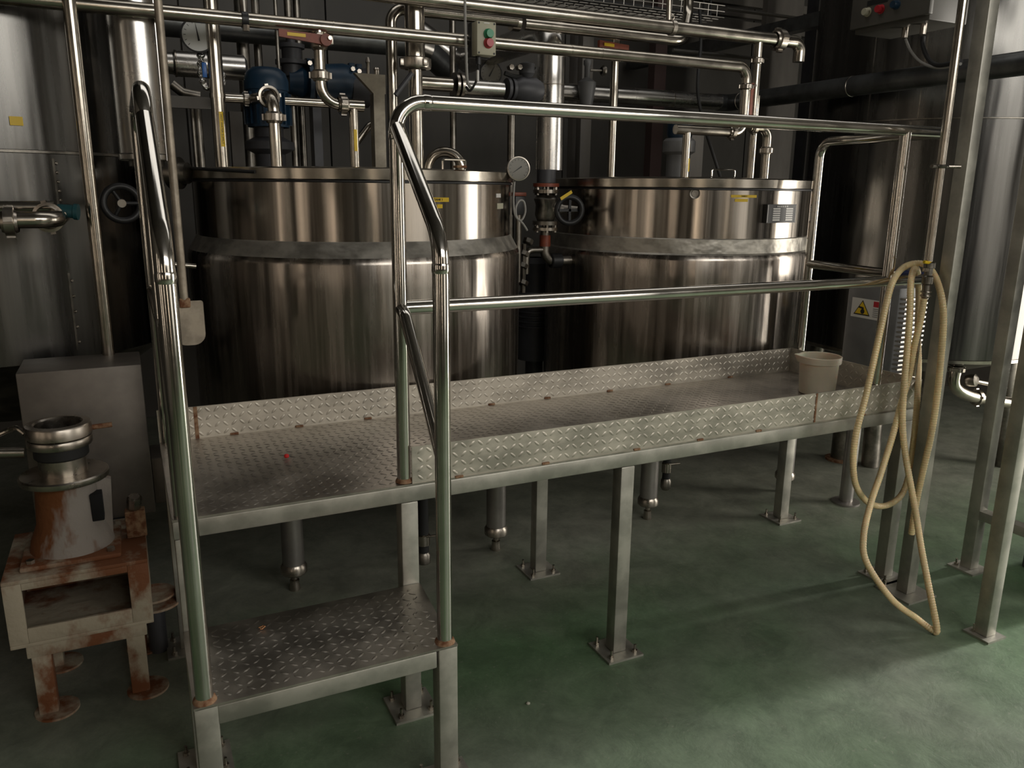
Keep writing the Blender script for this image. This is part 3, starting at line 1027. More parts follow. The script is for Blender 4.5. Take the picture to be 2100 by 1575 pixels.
# black handwheel in the gloom
hwp = at(250, 417, 1.05)
hwh = thing('handwheel', 'black handwheel in the dark gap beside the left tank', 'valve', tuple(hwp))
MB().torus(hwp, (0.15, -1, 0.1), 0.058, 0.012).build('rim', 'black', hwh)
for k in range(3):
    a = k * 2 * PI / 3
    MB().cyl(hwp, hwp + V(math.cos(a), 0.1, math.sin(a)) * 0.056, 0.007).build('spoke', 'black', hwh)
MB().cyl(hwp + V(0, -0.01, 0), hwp + V(0, 0.16, 0), 0.014).build('stem', 'pipe_dull', hwh)
# horizontal stub behind the left tube
pipe('stub_pipe', 'short dim pipe stub beside the dented tank shoulder', [at(330, 540, 1.25), at(402, 546, 1.25)], 0.011)
ru = at(360, 355, 1.35)
ut = thing('round_flange', 'round blank flange in the gap left of the first tank', 'flange', tuple(ru))
MB().lathe([(0, -0.02), (0.06, -0.02), (0.06, 0.02), (0.04, 0.022), (0.04, 0.05), (0, 0.05)], ru, (1, -0.6, 0), 28).build('disc', 'pipe_dull', ut)

# ================================================================== PADDLE
pw = 0.60
ptop, pbt = at(326, 0, pw), at(381, 612, pw)
pdl = thing('stirring_paddle', 'long handled steel stirring paddle with a rounded blade', 'paddle', (pbt.x, pw, 0.97))
hx = pbt.x
zblade = at(388, 617, pw).z
MB().cyl((hx - 0.005, pw, zblade + 0.005), (hx - 0.005, pw + 0.0, 2.45), 0.0125, 0.0115, n=16).build('handle', 'paddle', pdl)
bl, br = at(352, 617, pw).x, at(416, 617, pw).x
zbot = at(388, 708, pw).z
cxp, hwid, rad = (bl + br) / 2, (br - bl) / 2, 0.035
out = []
for (cx_, cz_, a0, rr_2) in ((hwid - 0.008, 0 - 0.008, 0, 0.008), (-(hwid - 0.008), -0.008, PI / 2, 0.008), (-(hwid - rad), zbot - zblade + rad, PI, rad), (hwid - rad, zbot - zblade + rad, 1.5 * PI, rad)):
    for k in range(7):
        a = a0 + k * PI / 12
        out.append(V(cxp + cx_ + rr_2 * math.cos(a), pw - 0.002, zblade + cz_ + rr_2 * math.sin(a)))
MB().prism(out, (0, 0.003, 0)).build('blade', 'paddle', pdl, smooth=False)
MB().bbox((hx - 0.02, pw - 0.012, zblade - 0.02), (hx + 0.012, pw + 0.006, zblade + 0.01), 0.004).build('socket', 'weld', pdl)


# ================================================================== PIPEWORK ABOVE THE TANKS
def hline(u0, v0, u1, v1, y):
    """two points of a level pipe along x at depth y"""
    a, b = at(u0, v0, y), at(u1, v1, y)
    z_ = (a.z + b.z) / 2
    return V(a.x, y, z_), V(b.x, y, z_)


# A: the long pipe that crosses the whole width
yA = 1.05
a0_, a1_ = hline(470, 28, 1440, 137, yA)
zA = a0_.z
xAr = at(1528, 200, yA).x
xS = at(655, 110, yA).x
A_ = pipe('header_pipe', 'long level header pipe carrying the push button box', [V(-2.6, yA, zA), V(xAr, yA, zA), V(xAr, yA, at(1520, 240, yA).z)], 0.0245, 0.055,
          rings=[(V(at(628, 47, yA).x, yA, zA), (1, 0, 0), 0.0256, 0.004), (V(at(682, 53, yA).x, yA, zA), (1, 0, 0), 0.0256, 0.004), (V(at(1170, 105, yA).x, yA, zA), (1, 0, 0), 0.0256, 0.003), (V(at(1232, 112, yA).x, yA, zA), (1, 0, 0), 0.0256, 0.003)])
pcl = at(501, 33, yA)
MB().lathe([(0.0255, -0.012), (0.028, -0.01), (0.028, 0.01), (0.0255, 0.012)], (pcl.x, yA, zA), (1, 0, 0), 24).build('clamp', 'black', A_)
bolt(A_, (pcl.x, yA - 0.02, zA - 0.04), (0, 0, 1), 0.012, 0.02)
MB().cyl((pcl.x, yA, zA + 0.02), (pcl.x - 0.01, yA, zA + 0.5), 0.014).build('hanger_rod', 'pipe_dull', A_)
# branch from A down through an orange lever valve to the first tank
yB = 1.02
z_el = at(700, 213, yB).z
xd = at(724, 290, yB + 0.1).x
Bp = pipe('branch_pipe', 'bent branch pipe with two union nuts hanging below the orange lever', [V(xS, yA, zA), V(xS, yA, z_el), V(at(735, 212, yA).x, yA, z_el)], 0.020, 0.075,
          unions=((V(xS, yA, at(655, 155, yA).z), (0, 0, 1), 0.036, 0.026), (V(at(703, 206, yA).x, yA, z_el), (1, 0, 0), 0.036, 0.026)))
dpp = pipe('drop_pipe', 'drop pipe with a short yellow label entering the first tank lid', [V(at(705, 211, yA).x, yA + 0.001, z_el), V(at(745, 211, yA).x, yA + 0.001, z_el)], 0.0225)
MB().cyl((at(725, 240, yA).x, yA + 0.001, z_el), (at(725, 240, yA).x, yA + 0.001, 1.655), 0.018).build('riser', 'pipe', dpp)


def pipe_label(t, u, v0, v1, y, r, txt, w_=0.006):
    x = at(u, (v0 + v1) / 2, y).x
    z0_, z1_ = at(u, v1, y).z, at(u, v0, y).z
    c = V(x, y, 0)
    am_ = math.atan2(CP.y - y, CP.x - x) + 0.35
    l = curved_plate(c, r + 0.0004, am_ - w_ / r, am_ + w_ / r, z0_, z1_, 0.0008, 6).build('label', 'yellow', t)
    if txt:
        n2 = V(math.cos(am_), math.sin(am_), 0)
        text_obj('lettering', txt, w_ * 1.5, 'ink', l, V(x, y, (z0_ + z1_) / 2) + n2 * (r + 0.0016), (0, 0, -1), V(-n2.y, n2.x, 0) * 1.0, 0.0003)
    return l


pipe_label(dpp, 726, 266, 310, yA, 0.018, None)
# orange lever valve
lv = thing('lever_valve', 'rust orange lever handle with a yellow tag on the header pipe', 'valve', tuple(at(655, 78, yA)))
lx0, lx1 = at(572, 66, yA - 0.05), at(672, 82, yA - 0.05)
MB().prism([lx0 + V(0, 0, -0.013), lx1 + V(0, 0, -0.018), lx1 + V(0, 0, 0.016), lx0 + V(0, 0, 0.012)], (0, 0.012, 0)).build('lever', 'redlever', lv, smooth=False)
bt_ = at(667, 83, yA - 0.04)
MB().cyl(bt_ + V(0, 0.04, 0), bt_ + V(0, -0.02, 0), 0.021, n=18).build('hub', 'redlever', lv)
bolt(lv, bt_ + V(0.012, -0.02, 0.006), (0, -1, 0), 0.008, 0.008)
tl0, tl1 = at(589, 68, yA - 0.052), at(627, 72, yA - 0.052)
MB().prism([tl0 + V(0, 0, -0.007), tl1 + V(0, 0, -0.007), tl1 + V(0, 0, 0.004), tl0 + V(0, 0, 0.004)], (0, 0.002, 0)).build('tag', 'yellow', lv, smooth=False)
MB().bbox(tuple(at(672, 92, yA) - V(0, 0.015, 0)), tuple(at(682, 75, yA) + V(0, 0.015, 0)), 0.003).build('stop', 'flange', lv)
MB().lathe([(0.022, -0.03), (0.03, -0.02), (0.03, 0.02), (0.022, 0.03)], (xS, yA, bt_.z), n=20).build('body', 'pipe', lv)

# hot water riser
yH = 1.25
xh = at(447, 210, yH).x
hwt = pipe('hot_water_pipe', 'upright pipe with a yellow HOT WATER SUPPLY label', [V(xh, yH, 1.64), V(xh, yH, 4.0)], 0.0265, rings=((V(xh, yH, at(447, 197, yH).z), (0, 0, 1), 0.029, 0.016),))
pipe_label(hwt, 450, 230, 301, yH, 0.0265, 'HOT WATER SUPPLY', 0.0075)
# elbow riser with unions in front of the blue motor
yJ = 1.2
xj = at(565, 290, yJ).x
zj = at(556, 196, yJ).z
pipe('elbow_riser', 'upright elbow pipe with union nuts in front of the finned blue motor', [V(xj, yJ, 1.64), V(xj, yJ, zj), V(xj - 0.03, yJ + 0.25, zj + 0.01)], 0.0225, 0.055,
     unions=((V(xj, yJ, at(565, 241, yJ).z), (0, 0, 1), 0.039, 0.028), (V(xj - 0.008, yJ + 0.05, zj + 0.0), (-0.1, 1, 0), 0.041, 0.024)))
# K: thin level pipe behind
k0, k1 = hline(445, 203, 740, 213, 1.5)
pipe('cross_pipe', 'thin level cross pipe running behind the hot water riser', [k0, k1], 0.0185, unions=((V(at(505, 200, 1.5).x, 1.5, k0.z), (1, 0, 0), 0.026, 0.02),))
# B: goose-neck pipe
yB2 = 1.3
xb = at(806, 230, yB2).x
b0_, b1_ = hline(850, 22, 1050, 42, yB2)
pipe('gooseneck_pipe', 'upright pipe bending over at its top to run right above the first tank', [V(xb, yB2, 1.64), V(xb, yB2, b0_.z), V(at(1060, 42, yB2).x, yB2, b0_.z)], 0.0235, 0.06)
g0, g1 = hline(1075, 42, 1400, 90, 1.42)
pipe('flanged_pipe', 'level pipe with a dark flange ending in an upturned bend', [V(g0.x, 1.42, g0.z), V(g1.x, 1.42, g1.z), V(g1.x + 0.12, 1.55, g1.z + 0.16), V(g1.x + 0.12, 1.6, 4.0)], 0.026, 0.1, m_='pipe',
     rings=((V(at(1056, 40, 1.42).x, 1.42, g0.z), (1, 0, 0), 0.036, 0.04),))
# C: upper pipe
yC = 1.12
c0, c1 = hline(900, -4, 1370, 61, yC)
zc_ = c0.z
xcr = at(1640, 100, yC).x
Cp = pipe('upper_pipe', 'uppermost level pipe ending in a union and a downturned elbow', [V(-0.4, yC, zc_), V(xcr, yC, zc_), V(xcr, yC, zc_ - 0.09)], 0.0295, 0.05,
          unions=((V(at(1597, 88, yC).x, yC, zc_), (1, 0, 0), 0.05, 0.04),))
pc = at(1378, 55, yC)
MB().lathe([(0.030, -0.012), (0.034, -0.01), (0.034, 0.01), (0.030, 0.012)], (pc.x, yC, zc_), (1, 0, 0), 24).build('clamp', 'flange', Cp)
MB().torus((pc.x, yC, zc_ + 0.045), (0, 1, 0), 0.009, 0.003, 16, 8).build('clamp_eye', 'flange', Cp)
MB().cyl((pc.x - 0.02, yC, zc_ + 0.03), (pc.x - 0.035, yC, zc_ + 0.4), 0.012).build('hanger_rod', 'flange', Cp)
# drops from C and A at the second tank
xt = at(1551, 150, yC).x
pipe('drop_pipe', 'drop pipe with a clamp collar hanging from the uppermost pipe', [V(xt, yC, zc_), V(xt, yC, at(1545, 240, yC).z)], 0.021,
     unions=((V(xt, yC, at(1552, 125, yC).z), (0, 0, 1), 0.030, 0.02),))
zL = at(1440, 268, yA).z
lb = pipe('loop_pipe', 'low loop pipe over the second tank joined by a union nut', [V(xAr, yA, at(1525, 185, yA).z), V(xAr, yA, zL), V(at(1385, 268, yA).x, yA, zL + 0.0)], 0.0215, 0.05,
          unions=((V(at(1500, 268, yA).x, yA, zL), (1, 0, 0), 0.034, 0.022), (V(xAr, yA, at(1527, 178, yA).z), (0, 0, 1), 0.034, 0.02)))
xv = at(1406, 320, yA + .0).x
MB().cyl((xv, yA, zL), (xv, yA, 1.64), 0.0185).build('riser', 'pipe', lb)
pipe_label(lb, 1409, 325, 352, yA, 0.0185, None, 0.005)
xe_ = at(1569, 340, yC).x
zE = at(1560, 262, yC).z
pipe('swan_pipe', 'pipe curving over and down into the second tank through a union nut', [V(at(1537, 262, yC).x, yC, zE), V(xe_, yC, zE), V(xe_, yC, 1.64)], 0.0215, 0.05,
     unions=((V(xe_, yC, at(1571, 309, yC).z), (0, 0, 1), 0.034, 0.024), (V(at(1545, 264, yC).x, yC, zE), (1, 0, 0), 0.033, 0.02)))
xk = at(1540, 330, 1.25).x
pipe('supply_pipe', 'plain upright pipe beside the swan neck over the second tank', [V(xk, 1.25, 1.64), V(xk, 1.25, at(1548, 205, 1.25).z + 0.02)], 0.022)
# red bar lever by those drops
rl = thing('lever_valve', 'upright brown lever handle between the drops over the second tank', 'valve', tuple(at(1550, 200, yC)))
p0, p1 = at(1543, 170, yC - 0.05), at(1549, 236, yC - 0.05)
MB().prism([p0 + V(-0.012, 0, 0), p0 + V(0.012, 0, 0), V(p0.x + 0.012, p0.y, p1.z), V(p0.x - 0.012, p0.y, p1.z)], (0, 0.012, 0)).build('lever', 'redlever', rl, smooth=False)
bolt(rl, p0 + V(0.012, 0, -0.012), (0, -1, 0), 0.008, 0.01)
MB().cyl(p0 + V(0, 0.012, -0.02), p0 + V(0, 0.06, -0.02), 0.012).build('stem', 'redlever', rl)
rl2 = thing('lever_valve', 'dark red lever handle with a yellow tag right of the big clad elbow', 'valve', tuple(at(1262, 94, yA + 0.2)))
q0, q1 = at(1230, 90, 1.5), at(1290, 99, 1.5)
MB().prism([q0 + V(0, 0, -0.018), q1 + V(0, 0, -0.018), q1 + V(0, 0, 0.014), q0 + V(0, 0, 0.018)], (0, 0.02, 0)).build('lever', 'redlever', rl2, smooth=False)
q2, q3 = at(1240, 90, 1.495), at(1260, 93, 1.495)
MB().prism([q2 + V(0, 0, -0.008), q3 + V(0, 0, -0.008), q3 + V(0, 0, 0.006), q2 + V(0, 0, 0.006)], (0, 0.004, 0)).build('tag', 'yellow', rl2, smooth=False)
xg = at(1258, 220, 1.55).x
pipe('vent_pipe', 'slim upright pipe under the dark red lever entering the second tank', [V(xg, 1.55, 1.64), V(xg, 1.55, at(1265, 72, 1.55).z)], 0.0215)

# big clad pipes
yO = 1.5
xo = at(1128, 230, yO).x
zO0 = at(1135, 349, yO).z
zO1 = at(1128, 96, yO).z
cp = thing('clad_pipe', 'thick shiny clad pipe with a mitred elbow between the two tanks', 'pipe', (xo, yO, zO0))
MB().lathe([(0.0, zO0), (0.066, zO0), (0.066, zO1 - 0.01)], (xo, yO, 0), n=40).build('cladding', 'clad', cp)
zr = at(1130, 175, yO).z
MB().lathe([(0.066, zr - 0.003), (0.0675, zr - 0.002), (0.0675, zr + 0.002), (0.066, zr + 0.003)], (xo, yO, 0), n=40).build('lap_ring', 'flange', cp)
el = [V(xo, yO, zO1 - 0.012), V(xo - 0.001, yO + 0.012, zO1 + 0.03), V(xo, yO + 0.05, zO1 + 0.062), V(xo, yO + 0.10, zO1 + 0.07)]
MB().tube(el, 0.066, 32, caps=False).build('mitred_elbow', 'clad', cp)
MB().tube([el[-1] + V(0, -0.005, 0), V(xo, yO + 1.05, zO1 + 0.07)], 0.0655, 32).build('level_run', 'clad', cp)
MB().tube([V(xo, yO + 1.0, zO1 + 0.07), V(xo - 0.05, yO + 1.12, zO1 + 0.1), V(xo - 0.3, yO + 1.15, zO1 + 0.25)], 0.064, 24).build('far_elbow', 'clad', cp)
# rear clad header
i0, i1 = hline(330, 42, 860, 92, 2.2)
cpr = thing('clad_pipe', 'dark thick clad pipe running level behind the gauge', 'pipe', tuple(i0))
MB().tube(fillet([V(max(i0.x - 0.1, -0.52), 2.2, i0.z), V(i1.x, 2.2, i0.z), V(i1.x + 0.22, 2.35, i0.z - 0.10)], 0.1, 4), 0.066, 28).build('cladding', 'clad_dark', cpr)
MB().tube([V(i1.x - 0.02, 2.2, i0.z), V(i1.x + 0.05, 2.22, i0.z - 0.015)], 0.068, 28).build('end_band', 'clad', cpr)
# short clad drum
h0, h1 = hline(360, 133, 500, 137, 1.75)
cpd = thing('clad_drum', 'short shiny clad cylinder behind the foil wrapped fitting', 'pipe', tuple(h0))
MB().lathe([(0, -0.03), (0.03, -0.03), (0.052, 0.0), (0.052, (h1 - h0).length), (0.035, (h1 - h0).length + 0.012), (0, (h1 - h0).length + 0.012)], h0, (1, 0, 0), 36).build('cladding', 'clad', cpd)
MB().lathe([(0, -0.12), (0.04, -0.12), (0.044, -0.11), (0.044, -0.005), (0.0, 0.0)], h0, (1, 0, 0), 32).build('end_piece', 'clad', cpd)
MB().lathe([(0.052, -0.004), (0.054, -0.003), (0.054, 0.003), (0.052, 0.004)], h0, (1, 0, 0), 36).build('lap_ring', 'flange', cpd)
# right clad pipe: level run then forward past the second tank
yR = 2.12
r0, r1 = hline(1200, 190, 1450, 209, yR)
xr_ = at(1478, 212, yR).x
cpq = thing('clad_pipe', 'clad pipe behind the second tank that turns and runs towards the right edge', 'pipe', tuple(r0))
MB().tube([V(r0.x - 0.3, yR, r0.z), V(xr_, yR, r0.z)], 0.047, 28).build('shiny_run', 'clad', cpq)
MB().lathe([(0.047, -0.004), (0.049, -0.003), (0.049, 0.003), (0.047, 0.004)], (at(1376, 200, yR).x, yR, r0.z), (1, 0, 0), 32).build('lap_ring', 'flange', cpq)
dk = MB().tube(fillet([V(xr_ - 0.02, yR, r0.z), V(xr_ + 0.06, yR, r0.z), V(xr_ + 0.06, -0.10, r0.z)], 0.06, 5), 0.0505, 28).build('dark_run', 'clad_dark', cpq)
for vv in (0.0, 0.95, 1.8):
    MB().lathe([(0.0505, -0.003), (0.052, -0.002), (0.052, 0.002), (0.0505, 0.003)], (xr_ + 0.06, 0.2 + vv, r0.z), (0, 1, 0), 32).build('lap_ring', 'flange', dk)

# foil wrapped fitting under the pressure gauge
fo = thing('foil_fitting', 'foil taped pipe fitting with a blue tag below the pressure gauge', 'fitting', tuple(at(413, 140, 1.27)))
fp = [at(410, 98, 1.27), at(412, 120, 1.27), at(413, 150, 1.27), at(420, 175, 1.27), at(440, 184, 1.29), at(455, 170, 1.32), at(455, 148, 1.33)]
MB().tube(spline(fp, 6), [0.012 + 0.004 * math.sin(i * 1.7) for i in range(37)], 12).build('wrapped_tube', 'foil', fo)
q = at(418, 142, 1.24)
MB().bbox((q.x - 0.006, q.y, q.z - 0.028), (q.x + 0.010, q.y + 0.006, q.z + 0.024), 0.002).build('tag', 'bluelabel', fo)
pipe('angled_fitting', 'dim angled pipe stub beneath the short clad cylinder', [at(352, 172, 1.7), at(375, 190, 1.7), at(410, 197, 1.7)], 0.02, 0.03, m_='pipe_dull')
# flat bracket bar
ab0, ab1 = hline(325, 212, 440, 208, 1.6)
fb = MB().box((ab0.x, 1.58, ab0.z - 0.024), (ab1.x, 1.60, ab0.z + 0.022)).build('bracket_bar', 'beam')
tag(fb, 'flat grey steel bar behind the hot water riser', 'bar')
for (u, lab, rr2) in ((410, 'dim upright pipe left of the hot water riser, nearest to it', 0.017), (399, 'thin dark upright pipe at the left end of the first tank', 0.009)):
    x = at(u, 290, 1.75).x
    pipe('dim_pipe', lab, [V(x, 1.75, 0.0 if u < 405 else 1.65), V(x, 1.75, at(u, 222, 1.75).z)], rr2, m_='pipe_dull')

# ------------------------------------------------------------------ blue motor and pump train
mo = thing('finned_motor', 'dark blue finned motor with a domed top behind the elbow riser', 'motor', tuple(at(545, 220, 1.55)))
mc = at(548, 205, 1.55)
MB().lathe([(0.085, -0.11), (0.085, 0.035), (0.090, 0.036), (0.090, 0.075), (0.080, 0.105), (0.055, 0.125), (0.0, 0.132)], (mc.x, 1.55, mc.z), n=36).build('dome_cover', 'blue', mo)
for k in range(20):
    a = k * 2 * PI / 20
    d = V(math.cos(a), math.sin(a), 0)
    e = V(-d.y, d.x, 0)
    c_ = V(mc.x, 1.55, mc.z - 0.10)
    MB().prism([c_ + d * 0.084 - e * 0.002, c_ + d * 0.098 - e * 0.002, c_ + d * 0.098 + e * 0.002, c_ + d * 0.084 + e * 0.002], (0, 0, 0.125)).build('fin', 'blue', mo, smooth=False)
MB().lathe([(0.06, -0.3), (0.06, -0.22), (0.1, -0.2), (0.1, -0.17), (0.06, -0.15), (0.06, -0.11)], (mc.x, 1.55, mc.z), n=28).build('mount', 'dark', mo)
MB().lathe([(0.05, 1.655), (0.05, mc.z - 0.3)], (mc.x, 1.55, 0), n=20).build('stool', 'pipe_dull', mo)
pu = thing('blue_pump', 'dark blue flanged pump body behind the bent branch pipe', 'pump', tuple(at(690, 175, 1.85)))
pc0, pc1 = at(590, 165, 1.9), at(755, 178, 1.9)
zP = (pc0.z + pc1.z) / 2
MB().lathe([(0, 0), (0.055, 0), (0.07, 0.06), (0.05, 0.1), (0.05, 0.13)], (pc0.x, 1.9, zP), (1, 0, 0), 28).build('bell', 'blue', pu)
for (u, R) in ((628, 0.105), (642, 0.105)):
    xx = at(u, 165, 1.9).x
    MB().lathe([(0, 0), (R, 0), (R, 0.018), (0, 0.018)], (xx, 1.9, zP), (1, 0, 0), 28).build('flange_disc', 'blue', pu)
xx = at(650, 165, 1.9).x
MB().lathe([(0.05, 0), (0.085, 0.03), (0.095, 0.12), (0.08, 0.2), (0.06, 0.22)], (xx, 1.9, zP), (1, 0, 0), 30).build('volute', 'blue', pu)
x2 = at(715, 165, 1.9).x
MB().lathe([(0.06, -0.02), (0.09, 0.0), (0.09, 0.09), (0.05, 0.11), (0, 0.11)], (x2, 1.9, zP - 0.01), (1, 0, 0), 30).build('end_bell', 'dark', pu)
MB().lathe([(0.05, 0), (0.05, 0.05), (0.075, 0.052), (0.075, 0.07), (0.045, 0.072), (0.045, 0.12), (0.06, 0.122), (0.06, 0.14), (0.02, 0.145), (0.02, 0.24)], (at(600, 150, 1.9).x, 1.9, zP + 0.02), (0, 0, 1), 24).build('bonnet', 'dark', pu)
for (u, v) in ((634, 130), (722, 142), (735, 147)):
    bolt(pu, at(u, v, 1.83), (0, -1, 0), 0.011, 0.02)
for (u, v) in ((722, 138), (737, 140)):
    q = at(u, v, 1.88)
    MB().bbox((q.x - 0.014, q.y, q.z - 0.03), (q.x + 0.014, q.y + 0.03, q.z + 0.02), 0.003).build('lug', 'blue', pu)
MB().box((pc0.x + 0.1, 1.86, 1.655), (pc0.x + 0.14, 1.94, zP - 0.03)).build('pedestal', 'dark', pu)
# pale wedge bracket
wk = thing('wedge_bracket', 'pale wedge shaped bracket on a grey post beside the gooseneck pipe', 'bracket', tuple(at(770, 190, 1.6)))
w0, w1, w2, w3 = at(727, 149, 1.6), at(790, 149, 1.6), at(790, 193, 1.6), at(766, 193, 1.6)
MB().prism([V(w0.x, 1.6, w0.z), V(w1.x, 1.6, w0.z), V(w1.x, 1.6, w2.z), V(w3.x, 1.6, w2.z)], (0, 0.03, 0)).build('wedge', 'paleplate', wk, smooth=False)
MB().box((w3.x, 1.6, 1.64), (w1.x - 0.005, 1.66, w2.z)).build('post', 'paleplate', wk, smooth=False)
for (u, h_) in ((756, 0.07), (772, 0.03), (776, 0.03)):
    q = at(u, 147, 1.6)
    MB().lathe([(0.008, 0), (0.008, h_ * 0.6), (0.012, h_ * 0.7), (0.005, h_)], (q.x, 1.61, w0.z), n=12).build('grease_nipple', 'flange', wk)
# slanted stub and a square box by the tank wall
pipe('slanted_pipe', 'short slanted pipe stub behind the yellow labelled drop', [at(731, 292, 1.7), at(757, 258, 1.7), at(775, 252, 1.7)], 0.017, 0.03)

# ------------------------------------------------------------------ sight valve assembly left of the button box
yN = 1.2
xn = at(851, 90, yN).x
sv = thing('sight_valve', 'upright sight glass valve with a wide collar nut behind the rail bend', 'valve', tuple(at(851, 180, yN)))
zn0, zn1 = 1.655, at(851, 20, yN).z
zu = at(851, 130, yN).z
MB().lathe([(0.040, zu + 0.02), (0.040, zn1 + 0.5)], (xn, yN, 0), n=28).build('upper_tube', 'pipe', sv)
MB().lathe([(0.028, zn0), (0.028, zu - 0.01)], (xn, yN, 0), n=24).build('lower_tube', 'pipe', sv)
MB().lathe([(0.045, zu - 0.024), (0.062, zu - 0.02), (0.065, zu - 0.012), (0.065, zu + 0.016), (0.05, zu + 0.022)], (xn, yN, 0), n=32).build('collar_nut', 'flange', sv)
for k in range(4):
    a = k * PI / 2 + 0.3
    MB().bbox((xn + 0.066 * math.cos(a) - 0.009, yN + 0.066 * math.sin(a) - 0.009, zu - 0.015), (xn + 0.066 * math.cos(a) + 0.009, yN + 0.066 * math.sin(a) + 0.009, zu + 0.012), 0.002).build('nut_lug', 'flange', sv)
q0, q1 = at(845, 150, yN - 0.05), at(811, 195, yN - 0.05)
MB().tube([q0, q1], 0.010, 10).build('lever', 'dark', sv)
zt = at(900, 173, yN).z
yT = 1.3
t0_, t1_ = at(862, 168, yT), at(925, 176, yT)
vt = thing('tee_valve', 'level flanged tee pipe behind the rail bend left of the button box cable', 'valve', tuple(t0_))
z_t = (t0_.z + t1_.z) / 2
MB().lathe([(0.030, 0), (0.030, t1_.x - t0_.x)], (t0_.x, yT, z_t), (1, 0, 0), 24).build('tube', 'pipe', vt)
for u in (931, 941):
    xx = at(u, 172, yT).x
    MB().lathe([(0, 0), (0.052, 0), (0.052, 0.012), (0, 0.012)], (xx, yT, z_t), (1, 0, 0), 30).build('flange_disc', 'flange', vt)
xx0, xx1 = at(945, 180, yT).x, at(1030, 186, yT).x
MB().lathe([(0.034, 0), (0.034, xx1 - xx0)], (xx0, yT, z_t - 0.005), (1, 0, 0), 28).build('clad_piece', 'clad', vt)
for u in (1038, 1048):
    xx = at(u, 182, yT).x
    MB().lathe([(0, 0), (0.045, 0), (0.045, 0.014), (0, 0.014)], (xx, yT, z_t), (1, 0, 0), 28).build('flange_disc', 'dark', vt)
xx = at(1055, 185, yT).x
MB().lathe([(0.04, 0), (0.055, 0.03), (0.055, 0.1), (0.04, 0.13)], (xx, yT, z_t), (1, 0, 0), 24).build('valve_body', 'dark', vt)
MB().lathe([(0.02, 0), (0.035, 0.02), (0.035, 0.06), (0, 0.07)], (xx + 0.06, yT, z_t + 0.05), (0, 0, 1), 20).build('bonnet', 'dark', vt)
for (u, v) in ((1044, 139), (1061, 139)):
    bolt(vt, at(u, v, yT), (0, -1, 0), 0.012, 0.03)
MB().tube(spline([at(1035, 150, yT), at(1060, 158, yT), at(1085, 152, yT), at(1098, 140, yT)], 6), 0.01, 8).build('cable', 'rubber', vt)

# ------------------------------------------------------------------ push button box on the header pipe
bb = thing('button_box', 'grey push button box with a green and a red button', 'button box', tuple(at(992, 80, 0.98)))
bx0, bx1 = at(973, 82, 0.97), at(1012, 82, 0.97)
bz0, bz1 = at(992, 115, 0.97).z, at(992, 46, 0.97).z
MB().bbox((bx0.x, 0.945, bz0), (bx1.x, 1.0, bz1), 0.004).build('cover', 'grey', bb)
MB().bbox((bx0.x - 0.003, 0.996, bz0 - 0.003), (bx1.x + 0.001, 1.032, bz1 + 0.003), 0.004).build('back_box', 'black', bb)
bw = bx1.x - bx0.x
bxm = bx0.x + bw * 0.58
for nm, m_, fr_ in (('green_button', 'green', 0.63), ('red_button', 'red', 0.36)):
    z_ = bz0 + (bz1 - bz0) * fr_
    bo = MB().lathe([(0, -0.022), (0.0145, -0.022), (0.016, -0.019), (0.0165, 0.0)], (bxm, 0.945, z_), (0, 1, 0), 26).build(nm, m_, bb)
    MB().lathe([(0.0165, -0.008), (0.019, -0.007), (0.0195, 0.0)], (bxm, 0.945, z_), (0, 1, 0), 26).build('bezel', m_, bo)
for sx in (0.1, 0.9):
    for sz in (0.06, 0.94):
        MB().cyl((bx0.x + bw * sx, 0.944, bz0 + (bz1 - bz0) * sz), (bx0.x + bw * sx, 0.947, bz0 + (bz1 - bz0) * sz), 0.004, n=10).build('screw', 'ink', bb)
MB().box((bx0.x + bw * 0.35, 0.9435, bz0 + (bz1 - bz0) * 0.93), (bx0.x + bw * 0.65, 0.9455, bz0 + (bz1 - bz0) * 0.96)).build('name_strip', 'white', bb, smooth=False)
g_ = at(981, 117, 0.985)
MB().cyl((g_.x, 0.985, bz0), (g_.x, 0.985, bz0 - 0.03), 0.011, n=12).build('cable_gland', 'black', bb)
MB().tube(spline([V(g_.x, 0.985, bz0 - 0.03), at(981, 150, 0.99), at(976, 168, 1.0), at(964, 186, 1.02), at(956, 178, 1.04)], 8), 0.005, 8).build('black_cable', 'rubber', bb)
q = at(981, 150, 0.983)
MB().bbox((q.x - 0.005, q.y, q.z - 0.03), (q.x + 0.004, q.y + 0.012, q.z + 0.012), 0.002).build('cable_tag', 'white', bb)
cb = MB().tube(spline([at(953, -30, 1.0), at(954, 40, 0.985), at(956, 110, 0.985), at(958, 160, 1.0), at(962, 176, 1.02), at(970, 180, 1.04)], 8), 0.0055, 10).build('hanging_cable', 'cable')
tag(cb, 'thin grey cable hanging just left of the push button box', 'cable')

# ------------------------------------------------------------------ valve stack between the tanks
vs_ = thing('globe_valve', 'rusty flanged globe valve with a black handwheel and yellow tag between the tanks', 'valve', (xo, yO - 0.1, 1.2))
yV = 1.38
xv_ = at(1119, 430, yV).x


def zv(v, u=1119, y=yV):
    return at(u, v, y).z


